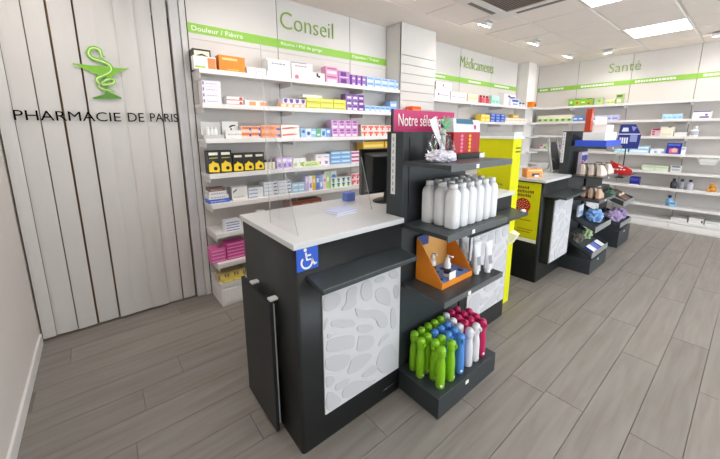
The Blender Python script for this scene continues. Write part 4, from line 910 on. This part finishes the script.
for k, (x, y) in enumerate(((1.662,.955),(1.735,.925),(1.665,1.03),(1.738,1.01),(1.675,1.105),(1.75,1.10))):
    t = thing('cream_tube', ['white cream tube standing cap down, front left beside orange display', 'white cream tube standing cap down, front right at shelf end', 'white cream tube, middle left', 'white cream tube, middle right', 'white cream tube, back left', 'white cream tube, back right'][k], 'tube', (x, y, z3), R(random.uniform(-15, 15)), 'cream tubes on the tower shelf')
    link('tube_body', me_tb, t); link('cap', me_tc, t); link('print_patch', me_tp, t)

# ------------------------------------------------------------------ tower 1: top shelf
ZT = 1.3482
def blob(rx, ry, rz, seed, amp=.35, freq=3.2, nu=28, nv=14, floor=True, fold=0):
    m = MB(); off = Vector((seed*3.1, seed*1.7, seed*.9))
    for j in range(nv+1):
        ph = math.pi*(j/nv); 
        for i in range(nu):
            th = 2*math.pi*i/nu; d = Vector((math.sin(ph)*math.cos(th), math.sin(ph)*math.sin(th), math.cos(ph)))
            k = 1+amp*noise.noise(d*freq+off)+amp*.5*noise.noise(d*freq*2.3+off)+fold*abs(noise.noise(d*freq*1.6+off))
            z = d.z*rz*k+rz*.8; m.v.append((d.x*rx*k, d.y*ry*k, max(0, z) if floor else z))
    for j in range(nv):
        for i in range(nu):
            i2 = (i+1) % nu; m.f.append((j*nu+i, (j+1)*nu+i, (j+1)*nu+i2, j*nu+i2)); m.m.append(0); m.sm.append(fold == 0)
    return m
gx = at_y(441, 160, 1.02).x
gb = thing('cellophane_gift', 'clear cellophane bag on crumpled white tissue at the tower top', 'gift bag', (gx, 1.02, ZT))
blob(.085, .06, .032, 5, .3, 4.5, 36, 16, fold=.25).build('tissue_paper', cm('#e6e3ee', .6), gb)
m = MB(); n = 18; prof = [(.060,.02),(.072,.06),(.068,.10),(.045,.135),(.022,.15),(.02,.16),(.045,.20)]
for k, (r_a, z) in enumerate(prof):
    for q in range(n):
        t_ = 2*math.pi*q/n; rr_ = r_a*(1+.16*math.sin(q*2.1+k*1.3)); m.v.append((rr_*math.cos(t_)-.03*(z/.2)**2*1.0, rr_*.8*math.sin(t_), z))
for k in range(len(prof)-1):
    for q in range(n):
        q2 = (q+1) % n; m.f.append((k*n+q, k*n+q2, (k+1)*n+q2, (k+1)*n+q)); m.m.append(0); m.sm.append(False)
m.build('cellophane', clear_plastic('cellophane', gloss=.09), gb)
MB().lathe([(.0,0),(.03,0),(.032,.004),(.032,.075),(.026,.09),(0,.09)], 18, (.02,0,.05)).build('clear_jar', clear_plastic('jar_plastic', (.93,.95,.97,1), .2), gb)
m = MB(); m.prism([(-.10,.0,.205),(-.055,.0,.225),(.0,.0,.10),(.03,.0,.06),(.005,.0,.055),(-.035,.0,.11),(-.085,.0,.175)], (0,.003,0)); m.build('white_ribbon', cm('#f0ecf2', .5), gb)
# counter carton with red front and teal header
dx0 = at_y(453, 150, 1.075).x; dx1 = at_y(479, 150, 1.075).x
cd = thing('counter_display', 'red counter display carton with yellow and pink dots and teal header', 'display', (dx0, 1.075, ZT))
wq = dx1-dx0
MB().box(.0, wq, -.035, .03, 0, .028).build('black_foot', BLACK, cd); MB().box(wq-.05, wq, -.037, -.035, .0, .026).build('white_end', OFFW, cd)
MB().box(0, wq, 0, .06, .029, .148).build('red_body', cm('#b3161f', .4), cd)
MB().hexa([(0,0,.148),(wq,0,.148),(wq,.06,.148),(0,.06,.148),(0,.01,.225),(wq,.01,.215),(wq,.05,.215),(0,.05,.225)]).build('white_header', cm('#dfe6ea', .45), cd)
MB().hexa([(.03,.004,.195),(wq*.75,.004,.192),(wq*.75,.01,.192),(.03,.01,.195),(.03,.008,.222),(wq*.7,.008,.22),(wq*.7,.012,.22),(.03,.012,.222)]).build('teal_band', cm('#2f6a86', .45), cd)
m = MB()
for i in range(2):
    for j in range(5): m.prism([(wq*(.30+.3*i)+.013*math.cos(R(a)), -.0015, .042+j*.021+.009*math.sin(R(a))) for a in range(0, 360, 30)], (0, .0015, 0), i)
m.build('lozenge_print', [cm('#e87aa6', .5), cm('#f5b81e', .5)], cd)
MB().prism([(wq*.8+.012*math.cos(R(a)), .002, .175+.014*math.sin(R(a))) for a in range(0, 360, 30)], (0, .004, 0)).build('pink_badge', cm('#d23f7a', .5), cd)
# slim pale bottle with green ribbon standing between
sbx = at_y(447, 150, 1.06).x
st = thing('ribboned_bottle', 'slim pale green bottle tied with green ribbon on tower top', 'bottle', (sbx-.012, 1.085, ZT))
MB().lathe([(.0,0),(.017,0),(.018,.004),(.018,.15),(.010,.17),(.009,.19),(0,.19)], 18).build('body', cm('#cfdccb', .2), st)
MB().lathe([(.0095,.172),(.011,.173),(.011,.205),(0,.206)], 14).build('cap', cm('#2c5f72', .4), st)
m = MB()
for a in (-60, -20, 25, 65, 110): ribbon(m, spl([(0, .165), (.03*math.sin(R(a)), .18+.02*math.cos(R(a))), (.06*math.sin(R(a)), .185+.05*math.cos(R(a)))], 5), .007, -.019+a*.0001, .001)
m.build('ribbon', cm('#4fae6a', .4), st)

# ------------------------------------------------------------------ tower 2
ZA = 1.3452
bt_ = thing('blue_tray', 'shallow bright blue tray on the rear tower', 'tray', (3.90, .955, ZA))
BLU = cm('#2f55d6', .4)
MB().box(0, .545, 0, .27, 0, .006).build('tray_bottom', BLU, bt_); MB().box(0, .545, 0, .006, .006, .062).build('tray_front', BLU, bt_); MB().box(0, .006, .006, .27, .006, .062).build('tray_side', BLU, bt_); MB().box(.539, .545, .006, .27, .006, .062).build('tray_side', BLU, bt_); MB().box(.006, .539, .264, .27, .006, .062).build('tray_back', BLU, bt_)
tag(link('carton', carton_mesh(.40, .19, .135, '#eef0f2', [r_('#cfd4d8', .0, .0, 1, .05), ('d', '#2b2d30', (.93, .35, .06))]), None, (3.915, .975, ZA+.0065)), 'wide white carton standing in the blue tray', 'box')
tag(link('carton', carton_mesh(.24, .12, .075, '#f2f3f4', [r_('#dcdfe2', .1, .2, .9, .6)]), None, (3.99, .99, ZA+.1425)), 'smaller white carton on top of the wide white carton', 'box')
tag(link('carton', carton_mesh(.06, .05, .235, '#c8432a', [r_('#e0876a', .1, .5, .9, .8), r_('#3a1a14', .1, .0, .9, .1)]), None, (3.922, 1.112, ZA+.1425)), 'narrow red carton standing upright by the white cartons', 'box')
tag(MB().prism([(0,0,0),(.10,0,.0),(.10,.02,.075),(0,.02,.085)], (0,.003,0)).build('price_card', cm('#f3efef', .5), None, (4.0, 1.10, ZA+.2185), R(-75)), 'white leaning card on top of the white cartons', 'card')
def shoe_meshes(col, sole, L=.25, W=.092, H=.085):
    key = ('shoe', col, sole, L, W, H)
    if key in _meshes: return _meshes[key]
    secs = [(0, .20, .30, .0), (.04, .62, .42, 0), (.12, .90, .5, 0), (.3, 1.0, .62, 0), (.45, .92, .85, 0), (.6, .82, .98, 0), (.8, .80, 1.0, 0), (.95, .70, 1.02, 0), (1, .45, .96, 0)]
    m = MB(); n = 12
    for f_, wv, hv, _ in secs:
        for q in range(n):
            t = math.pi*q/(n-1); m.v.append((W/2*wv*math.cos(t)*(1 if .1 < t < 3.04 else 1), f_*L, .014+H*hv*math.sin(t)**.7))
    for k in range(len(secs)-1):
        for q in range(n-1): m.f.append((k*n+q+1, k*n+q, (k+1)*n+q, (k+1)*n+q+1)); m.m.append(0); m.sm.append(True)
    m.f.append(tuple(range(n-1, -1, -1))[::-1]); m.m.append(0); m.sm.append(False)
    m.f.append(tuple((len(secs)-1)*n+q for q in range(n))[::-1]); m.m.append(0); m.sm.append(False)
    up = m.mesh('upper', cm(col, .7, var=.08, scale=30))
    out = [(W/2*wv*1.04, f_*L) for f_, wv, _, _ in secs]
    s = MB().prism([(x, y, 0) for x, y in out]+[(-x, y, 0) for x, y in reversed(out)], (0,0,.016)).mesh('sole', cm(sole, .6))
    o = MB().lathe([(0,.0),(.030,.0),(.031,.004),(.0,.0045)], 16, (0, L*.72, .014+H*.985), 1, 1.5).mesh('opening', cm('#6b5d52', .8))
    st_ = MB().hexa([(-W*.40,L*.40,.014+H*.55),(W*.40,L*.40,.014+H*.55),(W*.40,L*.5,.014+H*.62),(-W*.40,L*.5,.014+H*.62),(-W*.22,L*.40,.016+H*.80),(W*.22,L*.40,.016+H*.80),(W*.22,L*.5,.016+H*.95),(-W*.22,L*.5,.016+H*.95)]).mesh('strap', cm(sole, .6))
    _meshes[key] = (up, s, o, st_); return _meshes[key]
def shoe(x, y, z, col, sole, label, group, rz=0, rx=0, **kw):
    t = thing('slipper', label, 'shoe', (x, y, z), rz, group); t.rotation_euler.x = rx
    for nm, me in zip(('upper', 'sole', 'opening', 'strap'), shoe_meshes(col, sole, **kw)): link(nm, me, t)
SL = [(4.09, .985), (4.09, 1.06), (4.09, 1.135), (4.33, .985), (4.33, 1.07)]
for i, (x, y) in enumerate(SL):
    shoe(x, y, 1.0402, '#e6dbcf', '#a5907f', ['cream slipper at the front left of the rear tower shelf', 'cream slipper second from the shelf front', 'cream slipper nearest the tower upright', 'cream slipper at the far front of the shelf', 'cream slipper at the far back of the shelf'][i], 'cream slippers on the rear tower', rz=R(90), L=.17, H=.112, W=.068)
tag(link('carton', carton_mesh(.20, .03, .24, '#d8d4ea', [r_('#3a36a8', .05, .62, .95, .85), r_('#b03a5a', .05, .5, .4, .6), ('d', '#2a2a8a', (.6, .7, .2))]), None, (4.02, 1.185, 1.0402)), 'lavender and blue carton behind the cream slippers', 'box')
for i, (x, y) in enumerate(((4.12, .985), (4.12, 1.05), (4.12, 1.115))):
    shoe(x, y, .8002, '#c9ab92', '#7a5c48', ['beige slipper at the front of the lower tower shelf', 'beige slipper in the middle of the lower tower shelf', 'beige slipper at the back of the lower tower shelf'][i], 'beige slippers on the lower tower shelf', rz=R(90), L=.16, W=.056, H=.105)
def cloth(name, col, loc, rx, ry, rz, seed, label, cat='cloth', rot=0, amp=.35, slope=0):
    o = tag(blob(rx, ry, rz, seed, amp, 3.2, 40, 20, fold=.3).build(name, cm(col, .85, var=.12, scale=20), None, loc, rot), label, cat); o.rotation_euler.x = slope
    return o
def tray_z(y, yf, yb, zf, zb): return zf+(zb-zf)*(y-yf)/(yb-yf)+.009
cloth('folded_cloth', '#88aee0', (4.22, 1.07, tray_z(1.07, .95, 1.24, .47, .60)), .13, .075, .06, 2, 'crumpled light blue cloth in the upper sloping bin', slope=math.atan2(.13, .29))
tag(link('packet', carton_mesh(.14, .02, .13, '#e8eef8', [r_('#8fb4e4', .1, .2, .9, .5)]), None, (4.0, 1.14, tray_z(1.165, .95, 1.24, .47, .60))), 'pale blue packet standing behind the blue cloth', 'packet')
cloth('soft_packet', '#b3c69a', (4.28, 1.14, tray_z(1.14, .95, 1.24, .19, .34)), .09, .05, .05, 3, 'crumpled pale green packet in the lower sloping bin', 'packet', slope=math.atan2(.15, .29))
cloth('soft_packet', '#77716b', (4.03, 1.145, tray_z(1.145, .95, 1.24, .19, .34)), .08, .045, .05, 6, 'crumpled grey packet in the lower sloping bin', 'packet', slope=math.atan2(.15, .29))
for i, (x, c1_, lb) in enumerate(((3.99, '#3a46b4', 'blue and white packet lying in the lower bin, nearest the counter'), (4.11, '#e9eaf2', 'white packet lying in the lower bin, middle'), (4.25, '#4f5cc4', 'violet blue packet lying in the lower bin, far side'))):
    o = link('packet', carton_mesh(.11, .09, .028, c1_, [r_('#f2f2fa', .1, .3, .6, .8), ('t', '#f0f0f8' if i != 1 else '#6a78d0', ())]), None, (x, .965, tray_z(.965, .95, 1.24, .19, .34)+.001))
    o.rotation_euler.x = math.atan2(.15, .29); tag(o, lb, 'packet', 'packets in the lower bin')
# tower 3
cloth('soft_packet', '#b7a3c9', (5.26, 1.12, tray_z(1.12, .99, 1.275, .28, .36)), .11, .085, .075, 4, 'crumpled lavender packet in the end stand', 'packet', slope=math.atan2(.08, .285))
cloth('soft_packet', '#a893bd', (5.52, 1.12, tray_z(1.12, .99, 1.275, .28, .36)), .095, .085, .07, 8, 'darker lavender packet at the far end of the end stand', 'packet', slope=math.atan2(.08, .285))
cloth('green_pouch', '#5f8a76', (5.20, 1.17, tray_z(1.17, .99, 1.275, .56, .66)), .055, .05, .055, 9, 'dull green crumpled pouch on the end stand', 'pouch', slope=math.atan2(.10, .285))
for i in range(2):
    shoe(5.34+i*.13, 1.0, tray_z(1.0, .99, 1.275, .56, .66)+.008, '#6e5548', '#d8cfc4', ['brown slipper with pale sole on the end stand, left', 'brown slipper with pale sole on the end stand, right'][i], 'brown slippers on the end stand', L=.22, W=.09, H=.06, rx=math.atan2(.10, .285))
# red wedge box on the rear ledge
wq = .205; q0 = at_x(609.5, 171, 4.62)
rw = thing('red_carton', 'red carton with sloping top on the rear counter ledge', 'box', (4.62, q0.y, 1.0083), R(-75))
MB().prism([(0,0,0),(wq,0,0),(wq,0,.05),(wq*.75,0,.085),(wq*.25,0,.125),(0,0,.155)], (0,.11,0)).build('body', cm('#c41a1e', .4), rw, bevel=.003)
m = MB()
for k in range(4): m.box(wq*.15+k*.03, wq*.15+k*.03+.02, -.001, 0, .05, .065)
m.prism([(wq*.35,-.001,.09),(wq*.55,-.001,.075),(wq*.58,-.001,.085),(wq*.38,-.001,.105)], (0,.001,0)); m.build('white_print', cm('#f4e4e0', .5), rw)
# navy display on a pole
wq = .215; q0 = at_x(617, 140, 4.88)
nv = thing('pole_display', 'navy house-shaped display on a thin pole above rear counter', 'display', (4.88, q0.y, 1.0083), R(-75))
MB().lathe([(.0,0),(.07,0),(.07,.006),(.01,.01),(0,.01)], 20, (wq*.45,.05,0)).build('foot', BLACK, nv); MB().tube((wq*.45,.05,.008), (wq*.45,.05,.29), .006, 10).build('pole', DARKER, nv)
nb = MB().prism([(0,0,.30),(wq*.95,0,.30),(wq,0,.46),(wq*.72,0,.585),(wq*.08,0,.585)], (0,.1,0)).build('box_body', cm('#20297e', .4), nv); nb.location.z = -.015
m = MB()
for k in range(4): m.box(wq*.1+k*wq*.1, wq*.1+k*wq*.1+wq*.07, -.0012, 0, .36, .43)
m.box(wq*.55, wq*.85, -.0012, 0, .38, .46, 1); m.prism([(wq*.15,-.0012,.50),(wq*.45,-.0012,.50),(wq*.42,-.0012,.545),(wq*.2,-.0012,.545)], (0,.0012,0), 0); m.prism([(wq*.55,-.0012,.56),(wq*.65,-.0012,.50),(wq*.78,-.0012,.55)], (0,.0012,0), 1)
m.box(0, wq*.97, -.0012, 0, .465, .475, 0)
m.build('white_print', [cm('#e9ebf6', .5), cm('#8f9ad0', .5)], nb)
# metal frame stand and orange box on the rear worktop
fr = thing('metal_frame_stand', 'leaning grey metal frame stand on the rear worktop', 'stand', (3.88, 1.47, T2Z))
MT = cm('#b3b5b5', .35, metal=.7); DK = cm('#4d5052', .45)
def bars(name, segs, r, mat_):
    m = MB()
    for a, b_ in segs: m.tube(a, b_, r, 8)
    return m.build(name, mat_, fr)
bars('front_leg', [((0,-.06,.012),(.13,.06,.37))], .015, MT); bars('front_leg', [((.30,-.06,.012),(.36,.06,.37))], .012, MT)
bars('top_rail', [((.13,.06,.37),(.36,.06,.37)),((.12,.05,.335),(.36,.05,.335))], .009, MT); bars('bottom_rail', [((0,-.06,.012),(.30,-.06,.012))], .009, MT)
bars('cross_brace', [((.07,0,.18),(.33,-.03,.02)),((.10,.02,.03),(.34,.05,.33))], .008, MT); bars('cross_brace', [((.16,.05,.33),(.16,.0,.03))], .008, MT)
MB().hexa([(.02,-.045,.02),(.29,-.045,.02),(.29,-.04,.02),(.02,-.04,.02),(.14,.05,.34),(.35,.05,.34),(.35,.055,.34),(.14,.055,.34)]).build('dark_plate', DK, fr)
p = at_z(527, 180.5, T2Z); p2 = at_z(540, 180, T2Z)
tag(link('carton', carton_mesh(.16, .09, .085, '#e8922e', [r_('#2a1d16', .3, .15, .8, .5), r_('#f4efe6', .5, .05, .75, .3), r_('#f6c27a', .05, .75, .95, .92)]), None, (3.30, 1.42, T2Z), R(-35)), 'orange carton with black and white print on the rear worktop', 'box')
